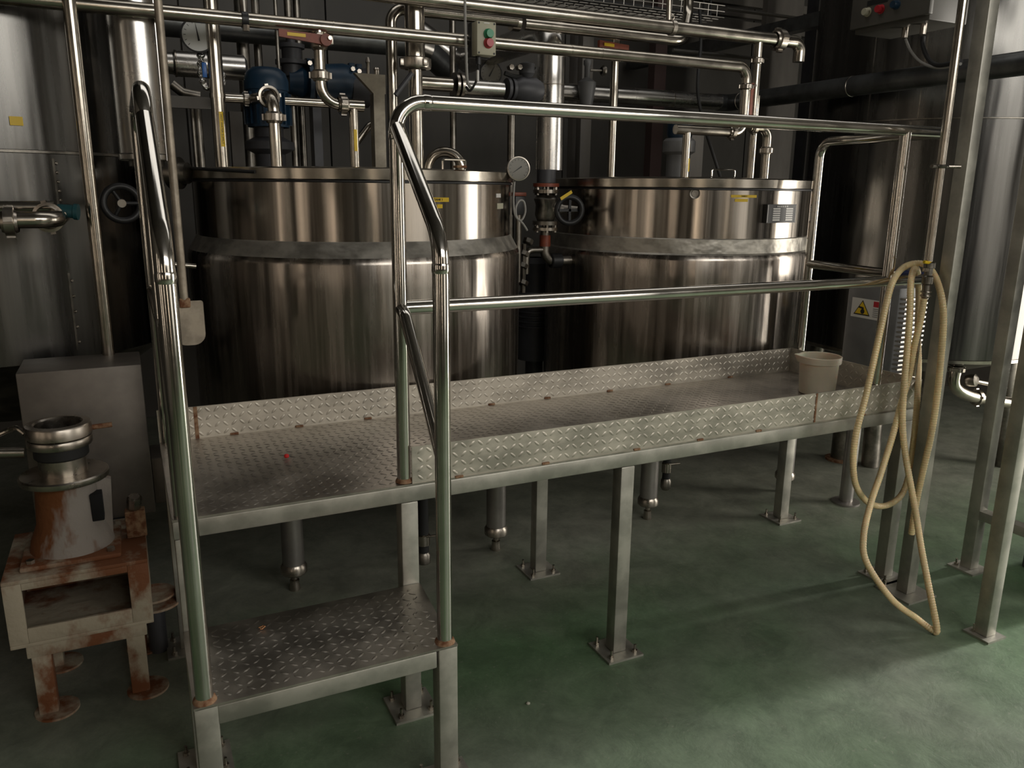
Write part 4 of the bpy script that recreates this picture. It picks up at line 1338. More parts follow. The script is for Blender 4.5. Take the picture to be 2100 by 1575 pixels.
MB().lathe([(0.045, zv(375)), (0.045, zv(348))], (xv_, yV, 0), n=24).build('neck', 'dark', vs_)
for va, vb, m_ in ((376, 383, 'redlever'), (389, 396, 'flange'), (453, 461, 'pipe_dull'), (466, 472, 'flange')):
    MB().lathe([(0, zv(vb)), (0.062, zv(vb)), (0.062, zv(va)), (0, zv(va))], (xv_, yV, 0), n=30).build('flange_disc', m_, vs_)
MB().lathe([(0.04, zv(453)), (0.052, zv(440)), (0.048, zv(420)), (0.058, zv(408)), (0.036, zv(396))], (xv_, yV, 0), n=28).build('body', 'pipe_dull', vs_)
for k in range(6):
    a = k * PI / 3 + 0.2
    bolt(vs_, (xv_ + 0.05 * math.cos(a), yV + 0.05 * math.sin(a), zv(400)), (0, 0, 1), 0.008, 0.04)
    bolt(vs_, (xv_ + 0.05 * math.cos(a), yV + 0.05 * math.sin(a), zv(476)), (0, 0, 1), 0.008, 0.04)
MB().lathe([(0.034, 0), (0.034, 0.03), (0.02, 0.05), (0.014, 0.12)], (xv_ + 0.03, yV - 0.02, zv(428)), (0.9, -0.75, 0), 20).build('bonnet', 'pipe_dull', vs_)
wc = at(1168, 431, 1.17)
wax = V(-0.30, -1, 0.0).normalized()
whl = MB().torus(wc, wax, 0.058, 0.013).build('handwheel', 'black', vs_)
MB().cyl(wc, V(xv_ + 0.07, yV - 0.06, zv(430)), 0.009).build('spindle', 'pipe_dull', whl)
MB().box((wc.x - 0.055, wc.y - 0.004, wc.z - 0.006), (wc.x + 0.055, wc.y + 0.004, wc.z + 0.006)).build('spoke', 'black', whl, smooth=False)
MB().box((wc.x - 0.006, wc.y - 0.004, wc.z - 0.055), (wc.x + 0.006, wc.y + 0.004, wc.z + 0.055)).build('spoke', 'black', whl, smooth=False)
q0, q1 = at(1150, 408, 1.14), at(1173, 393, 1.14)
dv = (q1 - q0)
pv_ = V(-dv.z, 0, dv.x).normalized() * 0.007
MB().prism([q0 - pv_, q1 - pv_, q1 + pv_, q0 + pv_], (0, 0.002, 0)).build('tag', 'yellow', vs_, smooth=False)
# pipe below the globe valve
pb = [V(xv_, yV, zv(473)), V(xv_, yV, zv(540)), V(at(1165, 530, yV).x, yV - 0.02, zv(530))]
lpz = pipe('condensate_pipe', 'rusty pipe with a black elbow below the globe valve, feeding the second tank', [V(xv_, yV, zv(473)), V(xv_, yV, zv(535)), V(xv_ + 0.16, yV, zv(535))], 0.024, 0.05, m_='pipe_dull')
MB().cyl((xv_, yV, zv(482)), (xv_, yV, zv(505)), 0.027).build('copper_nipple', 'redlever', lpz)
MB().lathe([(0.03, -0.03), (0.036, -0.025), (0.036, 0.025), (0.03, 0.03)], (xv_ + 0.06, yV, zv(535)), (1, 0, 0), 20).build('elbow_band', 'black', lpz)
MB().tube(fillet([V(xv_, yV, zv(512)), V(xv_ - 0.10, yV, zv(512)), V(xv_ - 0.10, yV, zv(560))], 0.03), 0.016, 14).build('side_branch', 'pipe_dull', lpz)
for (v, u) in ((495, 1083), (520, 1074), (545, 1072), (580, 1073)):
    q = at(u, v, yV)
    MB().lathe([(0.018, -0.014), (0.026, -0.01), (0.026, 0.01), (0.018, 0.014)], q, (0.5, 0.2, 1), 8).build('fitting_nut', 'pipe_dull', lpz)
MB().tube([at(1075, 500, yV), at(1073, 600, yV)], 0.012, 10).build('drop_tube', 'pipe_dull', lpz)
# coiled capillary loop by the gauge
cpv = MB().tube(spline([at(1055, 372, 1.0), at(1053, 410, 1.0), at(1056, 440, 1.0), at(1068, 452, 1.0), at(1077, 436, 1.0), at(1075, 415, 1.0), at(1066, 411, 1.0), at(1058, 425, 1.0), at(1060, 446, 1.0), at(1072, 458, 1.02), at(1081, 472, 1.05)], 6), 0.0042, 8).build('capillary_tube', 'cable')
tag(cpv, 'thin looped capillary tube hanging from the rim gauge', 'tube')
rs = thing('small_valve', 'small red and black valve in the gap beside the first tank', 'valve', tuple(at(1068, 400, 1.3)))
q = at(1068, 400, 1.3)
MB().bbox((q.x - 0.03, q.y, q.z - 0.005), (q.x + 0.03, q.y + 0.04, q.z + 0.012), 0.003).build('red_cap', 'redlever', rs)
MB().bbox((q.x - 0.026, q.y + 0.002, q.z - 0.09), (q.x + 0.026, q.y + 0.04, q.z - 0.005), 0.003).build('body', 'black', rs)
MB().cyl((q.x, q.y + 0.02, q.z - 0.4), (q.x, q.y + 0.02, q.z - 0.09), 0.014).build('tail_pipe', 'pipe_dull', rs)
# floor gear in the gap: grey finned drum and black ball
gd = thing('steam_trap', 'dark finned body in the gap between the two tanks', 'trap', tuple(at(1098, 600, 1.95)))
q = at(1098, 575, 1.95)
MB().lathe([(0.10, q.z - 0.45), (0.10, q.z - 0.08), (0.085, q.z - 0.06), (0.085, q.z + 0.1), (0.05, q.z + 0.13)], (q.x, 1.95, 0), n=28).build('body', 'dark', gd)
for k in range(6):
    MB().lathe([(0.10, 0), (0.112, 0.003), (0.112, 0.01), (0.10, 0.013)], (q.x, 1.95, q.z - 0.12 - k * 0.028), n=28).build('fin', 'dark', gd)
MB().cyl((q.x, 1.95, 0.0), (q.x, 1.95, q.z - 0.45), 0.05).build('stand', 'dark', gd)

# ------------------------------------------------------------------ agitator on tank 2, cables, tray
ag = thing('tank_agitator', 'grey agitator head with a blue cap on the second tank', 'agitator', tuple(at(1395, 330, 1.5)))
q = at(1392, 310, 1.5)
MB().lathe([(0.062, 1.64), (0.062, at(1392, 318, 1.5).z), (0.085, at(1392, 312, 1.5).z), (0.085, at(1392, 290, 1.5).z), (0.07, at(1392, 284, 1.5).z)], (q.x, 1.5, 0), n=32).build('housing', 'greypaint', ag)
MB().lathe([(0.06, at(1392, 286, 1.5).z), (0.066, at(1392, 276, 1.5).z), (0.066, at(1392, 250, 1.5).z), (0.0, at(1392, 240, 1.5).z)], (q.x, 1.5, 0), n=32).build('blue_cap', 'blue', ag)
bk = at(1412, 318, 1.62)
sb_ = MB().box((bk.x - 0.10, 1.66, 1.64), (bk.x + 0.13, 1.68, at(1400, 262, 1.66).z)).build('backing_plate', 'beam')
tag(sb_, 'pale upright plate behind the agitator head', 'plate')
cq = MB().tube(spline([at(1435, 20, 1.6), at(1437, 90, 1.55), at(1432, 150, 1.45), at(1432, 200, 1.42), at(1448, 270, 1.4), at(1462, 315, 1.4), at(1478, 366, 1.4)], 8), 0.0085, 10).build('drooping_cable', 'rubber')
tag(cq, 'thick black cable drooping down to the second tank lid', 'cable')
# grey beams behind tank 2
for (u, y, w_, lab) in ((1203, 2.3, 0.075, 'pale upright steel channel right of the clad elbow, the wider one'), (1182, 2.45, 0.05, 'pale upright steel channel right of the clad elbow, the narrower one')):
    x = at(u, 220, y).x
    o_ = MB().bbox((x - w_ / 2, y, 0), (x + w_ / 2, y + 0.06, 4.15), 0.004).build('steel_channel', 'beam')
    tag(o_, lab, 'beam')
x = at(1345, 330, 3.0).x
o_ = MB().box((x - 0.05, 3.0, 0), (x + 0.05, 3.08, 4.15)).build('brown_beam', 'brownbeam', smooth=False)
tag(o_, 'dark brown upright beam behind the second tank', 'beam')
x = at(1590, 320, 2.9).x
o_ = MB().box((x - 0.2, 2.9, 0), (x + 0.16, 2.95, 3.2)).build('wall_board', 'beam', smooth=False)
tag(o_, 'pale upright board behind the swan neck pipe', 'board')
x = at(1655, 320, 2.5).x
o_ = MB().box((x - 0.05, 2.5, 0), (x + 0.09, 2.58, 4.15)).build('dark_column', 'dark', smooth=False)
tag(o_, 'dark steel column beside the big right-hand tank', 'column')
x = at(487, 280, 1.95).x
o_ = MB().box((x - 0.028, 1.95, 1.655), (x + 0.028, 2.0, at(470, 228, 1.95).z)).build('support_post', 'beam', smooth=False)
tag(o_, 'pale square post just right of the hot water riser', 'post')
# upright pipes in the background over tank 1
for (u, y, rr2, vtop, lab) in ((600, 1.95, 0.018, -60, 'dim upright pipe left of the bent branch pipe'), (617, 2.0, 0.017, -60, 'pale slim upright pipe behind the bent branch pipe'),
                               (505, 2.3, 0.03, -60, 'dark upright tube above the short clad cylinder'), (535, 2.3, 0.02, -60, 'slim dim tube above the finned motor'),
                               (929, 1.75, 0.016, 40, 'slim upright pipe left of the push button box cable'), (1049, 1.7, 0.02, 220, 'brown upright pipe above the rim gauge'),
                               (575, 1.6, 0.008, -60, 'black upright cable behind the orange lever')):
    x = at(u, 200, y).x
    zlo = 1.655 if math.hypot(x - T1.x, y - T1.y) < 0.63 else 0.0
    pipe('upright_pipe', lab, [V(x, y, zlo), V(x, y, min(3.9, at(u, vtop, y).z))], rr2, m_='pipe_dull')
# wire cable tray
ct = thing('wire_cable_tray', 'wire mesh cable tray hanging at the top of the picture', 'cable tray', tuple(at(1300, 15, 1.75)))
c0_, c1_ = hline(1120, 8, 1480, 40, 1.7)
for k in range(7):
    MB().cyl((c0_.x - 1.0, 1.68 + k * 0.05, c0_.z + 0.02), (c1_.x, 1.68 + k * 0.05, c0_.z + 0.02), 0.0028, n=6).build('long_wire', 'wire', ct)
for k in range(3):
    for s_ in (1.68, 1.98):
        MB().cyl((c0_.x - 1.0, s_, c0_.z + 0.02 + k * 0.03), (c1_.x, s_, c0_.z + 0.02 + k * 0.03), 0.0028, n=6).build('long_wire', 'wire', ct)
k = 0
xx = c0_.x - 1.0
while xx < c1_.x:
    MB().tube([V(xx, 1.68, c0_.z + 0.08), V(xx, 1.68, c0_.z + 0.02), V(xx, 1.98, c0_.z + 0.02), V(xx, 1.98, c0_.z + 0.08)], 0.0028, 6).build('cross_wire', 'wire', ct)
    xx += 0.06
for (y_, z_, r_2, lab) in ((1.74, 0.036, 0.011, 'thicker black cable lying in the wire tray'), (1.80, 0.032, 0.008, 'thinner black cable lying in the wire tray')):
    o_ = MB().tube([V(c0_.x - 1.0, y_, c0_.z + z_), V(c1_.x - 0.05, y_, c0_.z + z_), V(c1_.x + 0.1, y_ + 0.2, c0_.z + 0.3)], r_2, 10).build('tray_cable', 'rubber')
    tag(o_, lab, 'cable')
# dark roof channel running forward at top right
xch = at(1650, 48, 1.9).x
z_c = at(1650, 48, 1.9).z
o_ = MB().box((xch - 0.04, -0.3, z_c - 0.04), (xch + 0.04, 3.8, z_c + 0.04)).build('roof_channel', 'clad_dark', smooth=False)
tag(o_, 'dark level channel crossing under the roof at the upper right', 'channel')
for k, (v, lab) in enumerate(((8, 'uppermost'), (32, 'middle'), (56, 'lowest'))):
    q = at(1560, v, 3.4)
    o_ = MB().box((q.x - 0.9, 3.4, q.z - 0.03), (q.x + 0.9, 3.46, q.z + 0.03)).build('roof_purlin', 'beam', smooth=False)
    tag(o_, '%s of the pale purlins under the roof at the upper right' % lab, 'beam', 'roof purlins')
for (u, v, y, lab) in ((1240, 118, 2.6, 'thin bright conduit behind the second tank pipes, lower'), (1350, 36, 2.6, 'thin bright conduit under the cable tray, upper')):
    p0, p1 = hline(u + 140, v - 16, u + 300, v + 2, y)
    o_ = MB().cyl(p0, p1 + V(0.15, 0, 0), 0.012).build('conduit', 'wire')
    tag(o_, lab, 'conduit')
# bell-shaped steam valve at (1200,170)
yS = 2.05
bs = thing('safety_valve', 'grey bell shaped safety valve on the clad pipe right of the elbow', 'valve', tuple(at(1203, 190, yS)))
q = at(1203, 190, yS)
MB().lathe([(0.03, -0.09), (0.036, -0.06), (0.052, 0.04), (0.052, 0.055), (0.03, 0.07), (0.016, 0.08), (0.016, 0.14), (0.022, 0.15), (0.022, 0.17), (0.008, 0.18), (0.008, 0.21)], q, n=24).build('bell', 'greypaint', bs)
MB().cyl(q + V(0.02, 0, 0.12), q + V(0.085, -0.02, 0.12), 0.007).build('side_stem', 'pipe_dull', bs)
MB().lathe([(0.02, 0), (0.03, 0.01), (0.03, 0.02), (0, 0.03)], q + V(0.08, -0.02, 0.12), (1, 0, 0), 16).build('knob', 'pipe_dull', bs)
MB().cyl(q + V(0, 0, -0.09), q + V(0, 0.07, -0.09), 0.03).build('inlet', 'pipe_dull', bs)

# ================================================================== CONTROL BOX, STAND PIPE AND CABLES AT THE RIGHT
cbx = thing('control_box', 'grey control box with coloured buttons at the top right', 'control box', (2.35, 0.3, 2.3))
f0 = atx(1752, 70, 2.60)
f1 = atx(1905, 42, 2.60)
zbx = (f0.z + f1.z) / 2
yb0, yb1 = min(f0.y, f1.y), max(f0.y, f1.y)
MB().bbox((2.60, yb0, zbx), (2.85, yb1, zbx + 0.5), 0.006).build('body', 'boxpaint', cbx)
MB().bbox((2.575, yb0 - 0.015, zbx + 0.02), (2.602, yb1 + 0.01, zbx + 0.52), 0.005).build('door', 'boxpaint', cbx)
for (u, v, m_) in ((1780, 25, 'grey'), (1807, 19, 'red'), (1839, 10, 'blue')):
    q = atx(u, v, 2.575)
    bo = MB().lathe([(0, -0.03), (0.015, -0.03), (0.017, -0.024), (0.017, -0.006), (0.021, -0.005), (0.021, 0.0)], (2.577, q.y, q.z), (1, 0, 0), 22).build('push_button', m_, cbx)
q0, q1 = atx(1778, 10, 2.572), atx(1820, 0, 2.572)
MB().box((2.5725, q1.y, q0.z - 0.006), (2.577, q0.y, q0.z + 0.016)).build('name_plate', 'ink', cbx, smooth=False)
MB().box((2.72, yb0 + 0.1, zbx + 0.5), (2.78, yb0 + 0.16, 4.2)).build('hanger', 'beam', cbx, smooth=False)
for (u, v) in ((1855, 72), (1893, 62)):
    q = atx(u, v, 2.66)
    MB().cyl((2.66, q.y, zbx), (2.66, q.y, zbx - 0.045), 0.014, n=10).build('cable_gland', 'flange', cbx)
ck1 = atx(1893, 75, 2.66)
ck0 = atx(1857, 80, 2.66)
o_ = MB().tube(spline([ck1, atx(1893, 95, 2.655), atx(1905, 122, 2.6), atx(1925, 134, 2.5), atx(1970, 126, 2.4)], 8), 0.010, 10).build('control_cable', 'rubber')
tag(o_, 'thick black cable looping from the control box', 'cable')
o_ = MB().tube(spline([ck0, atx(1868, 105, 2.66), atx(1890, 128, 2.6), atx(1925, 139, 2.5), atx(1970, 131, 2.4)], 8), 0.006, 10).build('control_cable', 'cable')
tag(o_, 'thin grey cable looping from the control box', 'cable')
# stand pipe with clamp, tap and hose tail
spx = 1.922
spy = -0.1
sp = thing('stand_pipe', 'upright water pipe clamped to the square post, with a hose tap at its foot', 'pipe', (spx, spy, 1.2))
ztap = at(1900, 556, spy).z
MB().cyl((spx, spy, ztap), (spx, spy, 3.4), 0.0145, n=18).build('tube', 'pipe', sp)
MB().cyl((spx + 0.034, spy + 0.02, ztap - 0.4), (spx + 0.034, spy + 0.02, 3.4), 0.006, n=10).build('tracer', 'flange', sp)
zcl = at(1945, 342, spy).z
MB().torus((spx, spy - 0.002, zcl), (0, 0, 1), 0.019, 0.006, 24, 8).build('clamp_ring', 'pipe_dull', sp)
MB().cyl((spx + 0.015, spy - 0.005, zcl), (spx + 0.062, spy - 0.03, zcl), 0.006, n=10).build('clamp_bolt', 'flange', sp)
MB().cyl((spx - 0.018, spy, zcl), (spx - 0.055, spy - 0.005, zcl), 0.007, n=10).build('clamp_bolt', 'pipe_dull', sp)
MB().lathe([(0.010, -0.10), (0.014, -0.095), (0.014, -0.05), (0.019, -0.045), (0.019, -0.02), (0.014, -0.015), (0.014, 0.01), (0.021, 0.012), (0.021, 0.03), (0.015, 0.034)], (spx + 0.004, spy - 0.004, ztap), n=16).build('tap_body', 'pipe_dull', sp)
MB().tube([V(spx - 0.035, spy - 0.01, ztap + 0.035), V(spx, spy - 0.012, ztap + 0.03)], 0.006, 8).build('tap_lever', 'yellow', sp)
for k in (0, 1):
    MB().torus((spx + 0.004, spy - 0.004, ztap - 0.075 - 0.014 * k), (0, 0, 1), 0.0165, 0.003, 20, 6).build('hose_clip', 'flange', sp)

# ribbed hose: one continuous piece looped over the rail ends
hp = [(1895, 612, -0.105), (1888, 655, -0.10), (1874, 715, -0.085), (1864, 772, -0.075), (1848, 828, -0.075), (1829, 899, -0.085), (1805, 975, -0.115), (1786, 1031, -0.15),
      (1771, 1100, -0.20), (1778, 1155, -0.24), (1829, 1229, -0.31)]
H = [at(u, v, y) for u, v, y in hp]
kz = 0.016
H += [atz(1880, 1268, 0.05), atz(1912, 1292, kz), atz(1921, 1288, 0.03)]
hp2 = [(1905, 1205, -0.33), (1890, 1127, -0.27), (1876, 1040, -0.20), (1858, 940, -0.13), (1851, 870, -0.10), (1854, 792, -0.085), (1861, 710, -0.075), (1866, 640, -0.068), (1868, 580, -0.055),
       (1874, 553, -0.015), (1881, 557, 0.03), (1884, 600, 0.055), (1882, 680, 0.06), (1884, 740, 0.05), (1882, 800, -0.02), (1878, 860, -0.06), (1868, 950, -0.065), (1854, 1005, -0.065), (1832, 1030, -0.07), (1803, 1038, -0.075), (1773, 1024, -0.08), (1752, 982, -0.08), (1753, 904, -0.075),
       (1778, 802, -0.065), (1801, 698, -0.055), (1818, 620, -0.045), (1832, 575, -0.035), (1850, 551, 0.0), (1872, 541, 0.01), (1897, 543, -0.03), (1917, 566, -0.09), (1931, 610, -0.15), (1935, 660, -0.165), (1930, 730, -0.17), (1922, 810, -0.17), (1910, 890, -0.17),
       (1893, 965, -0.165), (1879, 1030, -0.16), (1869, 1096, -0.155)]
H += [at(u, v, y) for u, v, y in hp2]
sm = spline(H, 14)
# resample evenly and rib the radius
dist = [0]
for a, b in zip(sm[:-1], sm[1:]):
    dist.append(dist[-1] + (b - a).length)
step = 0.0024
N = int(dist[-1] / step)
res = []
j = 0
for i in range(N + 1):
    d = i * step
    while j < len(dist) - 2 and dist[j + 1] < d:
        j += 1
    f = (d - dist[j]) / max(1e-9, dist[j + 1] - dist[j])
    res.append(sm[j].lerp(sm[j + 1], min(1, f)))
hose = MB().tube(res, [0.0113 + (0.0009 if (i // 2) % 2 else 0.0) for i in range(len(res))], 12).build('ribbed_hose', 'hose', ang=80)
tag(hose, 'amber ribbed hose looped over the rail end and hanging to the floor', 'hose')

# ================================================================== BUCKET AND SCRAPS
bc = V(1.90, 0.33, DZ + 0.0025)
bk_ = thing('plastic_pail', 'milky plastic pail with a pouring lip standing on the deck', 'pail', tuple(bc))
R0, R1_, HB = 0.071, 0.082, 0.158
n_ = 56
mb = MB()
vs, fs = [], []
prof = [(0.0, 0.0), (R0, 0.0), (R0 + 0.002, 0.004), (R1_ - 0.004, HB * 0.8), (R1_ - 0.003, HB * 0.82), (R1_ + 0.004, HB * 0.83), (R1_ + 0.006, HB), (R1_ + 0.003, HB + 0.002), (R1_ - 0.001, HB), (R1_ - 0.006, HB * 0.8), (R0 - 0.003, 0.006), (0.0, 0.006)]
mb.lathe(prof, (0, 0, 0), n=n_)
lip = math.atan2(0.55, -0.8)
for i, p in enumerate(mb.v):
    x, y, z = p
    r = math.hypot(x, y)
    if z > HB * 0.75 and r > 0.05:
        a = math.atan2(y, x)
        d = abs((a - lip + PI) % (2 * PI) - PI)
        k = max(0, 1 - d / 0.38) ** 1.5 * min(1, (z - HB * 0.75) / (HB * 0.25))
        s_ = 1 + 0.24 * k
        mb.v[i] = (x * s_, y * s_, z + 0.004 * k)
mb.v = [(x + bc.x, y + bc.y, z + bc.z) for x, y, z in mb.v]
mb.build('pail_body', 'bucketp', bk_)
q = atz(588, 940, DZ)
o_ = MB().lathe([(0, 0.003), (0.006, 0.003), (0.008, 0.006), (0.007, 0.012), (0.004, 0.014), (0, 0.014)], q, n=10).build('red_cap', 'redbit')
tag(o_, 'tiny bright red plastic cap lying on the deck', 'cap')
q = atz(538, 1290, HS)
o_ = MB().tube([q + V(-0.008, 0.004, 0.004), q + V(0, 0.001, 0.007), q + V(0.004, 0.008, 0.005), q + V(0.007, -0.003, 0.008), q + V(-0.002, -0.007, 0.004), q + V(-0.006, -0.005, 0.005)], 0.0014, 6).build('twist_scrap', 'straw')
tag(o_, 'curled orange scrap lying on the step', 'scrap')
q = atz(1083, 1444, 0.0)
o_ = MB().lathe([(0, 0), (0.006, 0.001), (0.007, 0.004), (0.003, 0.007), (0, 0.007)], q, n=7).build('stone_chip', 'stone')
tag(o_, 'small pale chip lying on the green floor', 'chip')
# anchor bolt on its rusty plate in front of the step post is part of the platform leg

# ================================================================== RUSTY STAND WITH FLANGED PUMP MOUNT (left front)
rs = thing('rusty_stand', 'rusty cream painted steel stand with an open box front at the left', 'stand', (-0.97, 0.6, 0))


def q3(u, v, y):
    return at(u, v, y)


yF = 0.42
bl_, br_ = at(10, 1290, yF), at(300, 1290, yF)
xA0, xA1 = at(8, 1250, yF).x, at(312, 1240, yF).x
zt_, zb_ = at(160, 1178, yF).z, at(160, 1300, yF).z
# front frame: four strips round the opening
wx0, wx1 = at(48, 1240, yF).x, at(268, 1230, yF).x
wz1, wz0 = at(160, 1192, yF).z, at(160, 1270, yF).z
yBk = 0.79
for (lo, hi, nm) in (((xA0, yF, zb_), (wx0, yF + 0.012, zt_), 'front_strip'), ((wx1, yF, zb_), (xA1, yF + 0.012, zt_), 'front_strip'), ((wx0, yF, zb_), (wx1, yF + 0.012, wz0), 'front_strip'), ((wx0, yF, wz1), (wx1, yF + 0.012, zt_), 'front_strip'),
                     ((xA0, yF, zt_), (xA1, yBk, zt_ + 0.012), 'top_plate'), ((xA0, yF, zb_ - 0.012), (xA1, yBk, zb_), 'bottom_plate'), ((xA0, yF + 0.012, zb_), (xA0 + 0.012, yBk, zt_), 'side_plate'), ((xA1 - 0.012, yF + 0.012, zb_), (xA1, yBk, zt_), 'side_plate'), ((xA0, yBk - 0.012, zb_), (xA1, yBk, zt_), 'back_plate')):
    MB().bbox(lo, hi, 0.002).build(nm, 'rustpaint', rs)
zc2 = at(160, 1338, yF).z
xl0, xl1 = at(50, 1330, yF).x, at(302, 1300, yF).x
MB().bbox((xl0, yF + 0.02, zc2), (xl1, yF + 0.065, zb_ - 0.012), 0.003).build('front_bar', 'rustpaint', rs)
MB().bbox((xl0, yBk - 0.07, zc2), (xl1, yBk - 0.02, zb_ - 0.012), 0.003).build('rear_bar', 'rustpaint', rs)
for x in (xl0 + 0.035, xl1 - 0.035):
    for y in (yF + 0.05, yBk - 0.05):
        l = MB().bbox((x - 0.026, y - 0.024, 0.008), (x + 0.026, y + 0.024, zc2), 0.003).build('leg', 'rustpaint', rs)
        MB().lathe([(0, 0), (0.062, 0), (0.062, 0.007), (0, 0.008)], (x + 0.02, y, 0), n=32).build('foot_disc', 'rustpaint', l)
# base flange and cast mount
cm = at(150, 1100, 0.62)
ym = 0.60
zt2 = zt_ + 0.012
sq = 0.135
mt = thing('flange_mount', 'rusty cast mount with stacked round flanges on the rusty stand', 'pump mount', (cm.x, ym, zt2))
MB().bbox((cm.x - sq, ym - sq, zt2), (cm.x + sq, ym + sq, zt2 + 0.016), 0.006).build('base_flange', 'rustpaint', mt)
for sx in (-1, 1):
    for sy in (-1, 1):
        bolt(mt, (cm.x + sx * (sq - 0.028), ym + sy * (sq - 0.028), zt2 + 0.016), (0, 0, 1), 0.012, 0.011)
zz0 = zt2 + 0.016
zz1 = at(140, 1000, ym - 0.1).z
zf0 = at(140, 982, ym - 0.12).z
MB().lathe([(0.118, zz0), (0.112, zz0 + 0.03), (0.092, zz0 + 0.08), (0.084, zz1 - 0.02), (0.092, zz1), (0.0, zz1)], (cm.x, ym, 0), n=40).build('cone_body', 'rustcast', mt)
MB().prism([V(cm.x + 0.07, ym - 0.012, zz0 + 0.05), V(cm.x + 0.115, ym - 0.012, zz0 + 0.02), V(cm.x + 0.125, ym - 0.012, zz1 - 0.02), V(cm.x + 0.08, ym - 0.012, zz1)], (0, 0.03, 0)).build('web', 'rustcast', mt, smooth=False)
slot_shade = MB().bbox((cm.x + 0.064, ym - 0.066, zz0 + 0.085), (cm.x + 0.098, ym - 0.02, zz1 - 0.045), 0.003).build('window_opening', 'blackhole', mt)  # solid black block painted as the shade of the slot beside the web
MB().lathe([(0, zz1), (0.122, zz1), (0.124, zz1 + 0.004), (0.124, zz1 + 0.016), (0.119, zz1 + 0.02), (0.0, zz1 + 0.02)], (cm.x, ym, 0), n=56).build('wide_flange', 'flange', mt)
zq = zz1 + 0.02
MB().lathe([(0.066, zq), (0.066, zq + 0.055), (0.071, zq + 0.056)], (cm.x, ym, 0), n=44).build('neck', 'flange', mt)
MB().lathe([(0.071, zq + 0.05), (0.075, zq + 0.055), (0.075, zq + 0.085), (0.071, zq + 0.09)], (cm.x, ym, 0), n=44).build('rubber_band', 'rubber', mt)
z1_ = zq + 0.088
MB().lathe([(0.07, z1_), (0.087, z1_), (0.089, z1_ + 0.004), (0.089, z1_ + 0.022), (0.087, z1_ + 0.025), (0.07, z1_ + 0.025)], (cm.x, ym, 0), n=52).build('lower_ring', 'flange', mt)
z2_ = z1_ + 0.028
MB().lathe([(0.064, z2_ - 0.06), (0.064, z2_ + 0.036), (0.068, z2_ + 0.041), (0.088, z2_ + 0.039), (0.091, z2_ + 0.034), (0.091, z2_ + 0.003), (0.088, z2_)], (cm.x, ym, 0), n=52).build('upper_ring', 'flange', mt)
MB().lathe([(0, z2_ - 0.03), (0.064, z2_ - 0.03)], (cm.x, ym, 0), n=40).build('bore', 'blackhole', mt)  # flat disc in the ring, the hollow's shade painted in black
MB().cyl((cm.x + 0.085, ym + 0.01, z2_ + 0.012), (cm.x + 0.145, ym + 0.01, z2_ + 0.014), 0.008, n=14).build('clamp_pin', 'weld', mt)
MB().tube(spline([V(cm.x - 0.088, ym, z2_ + 0.015), V(cm.x - 0.11, ym + 0.02, z2_ + 0.03), V(cm.x - 0.13, ym + 0.05, z2_ + 0.02), V(cm.x - 0.16, ym + 0.05, z2_ + 0.01)], 6), 0.008, 10).build('clamp_arm', 'flange', mt)
pipe('inlet_pipe', 'dull pipe entering behind the flange mount from the left edge', [at(-90, 930, 0.72), at(50, 928, 0.72)], 0.017)
# hand bolt on the right of the stand, and side disc
sbk = thing('shaft_clamp', 'rusty clamp bolt on the right of the stand', 'clamp', tuple(at(275, 1035, 0.62)))
q = at(275, 1035, 0.62)
MB().lathe([(0, -0.02), (0.02, -0.02), (0.022, 0.0), (0.022, 0.03), (0.017, 0.034), (0, 0.034)], q, (0.1, -0.3, 1), 8).build('nut', 'flange', sbk)
MB().bbox((q.x - 0.03, q.y - 0.02, zt2), (q.x + 0.03, q.y + 0.02, q.z - 0.015), 0.004).build('block', 'weld', sbk)
dcs = thing('round_disc', 'rusty double disc sticking out on the right of the stand', 'disc', tuple(at(325, 1220, 0.62)))
q = at(322, 1222, 0.70)
MB().lathe([(0, 0.006), (0.07, 0.006), (0.07, 0.014), (0, 0.014)], (q.x - 0.01, 0.70, q.z), n=36).build('upper_disc', 'rustpaint', dcs)
MB().lathe([(0, -0.022), (0.084, -0.022), (0.084, -0.014), (0, -0.014)], (q.x - 0.005, 0.70, q.z), n=36).build('lower_disc', 'rustpaint', dcs)
MB().cyl((q.x - 0.01, 0.70, 0), (q.x - 0.01, 0.70, q.z + 0.006), 0.03).build('spindle', 'dark', dcs)
# box cover behind the mount
cv = thing('drive_cover', 'dusty steel box cover standing behind the flange mount', 'cover', (-0.86, 0.95, 0))
xc0, xc1 = at(30, 760, 0.80).x, at(290, 757, 0.80).x
zc1 = at(160, 757, 0.80).z
MB().bbox((xc0, 0.80, zt2), (xc1, 1.04, zc1), 0.004).build('box', 'cover', cv)
MB().bbox((xc1 + 0.001, 0.83, zt2 + 0.02), (xc1 + 0.10, 1.0, at(320, 940, 0.83).z), 0.004).build('side_ledge', 'cover', cv)
MB().bbox((xc0 + 0.05, 0.88, 0.0), (xc1 - 0.05, 1.0, zt2), 0.004).build('pedestal', 'dark', cv)

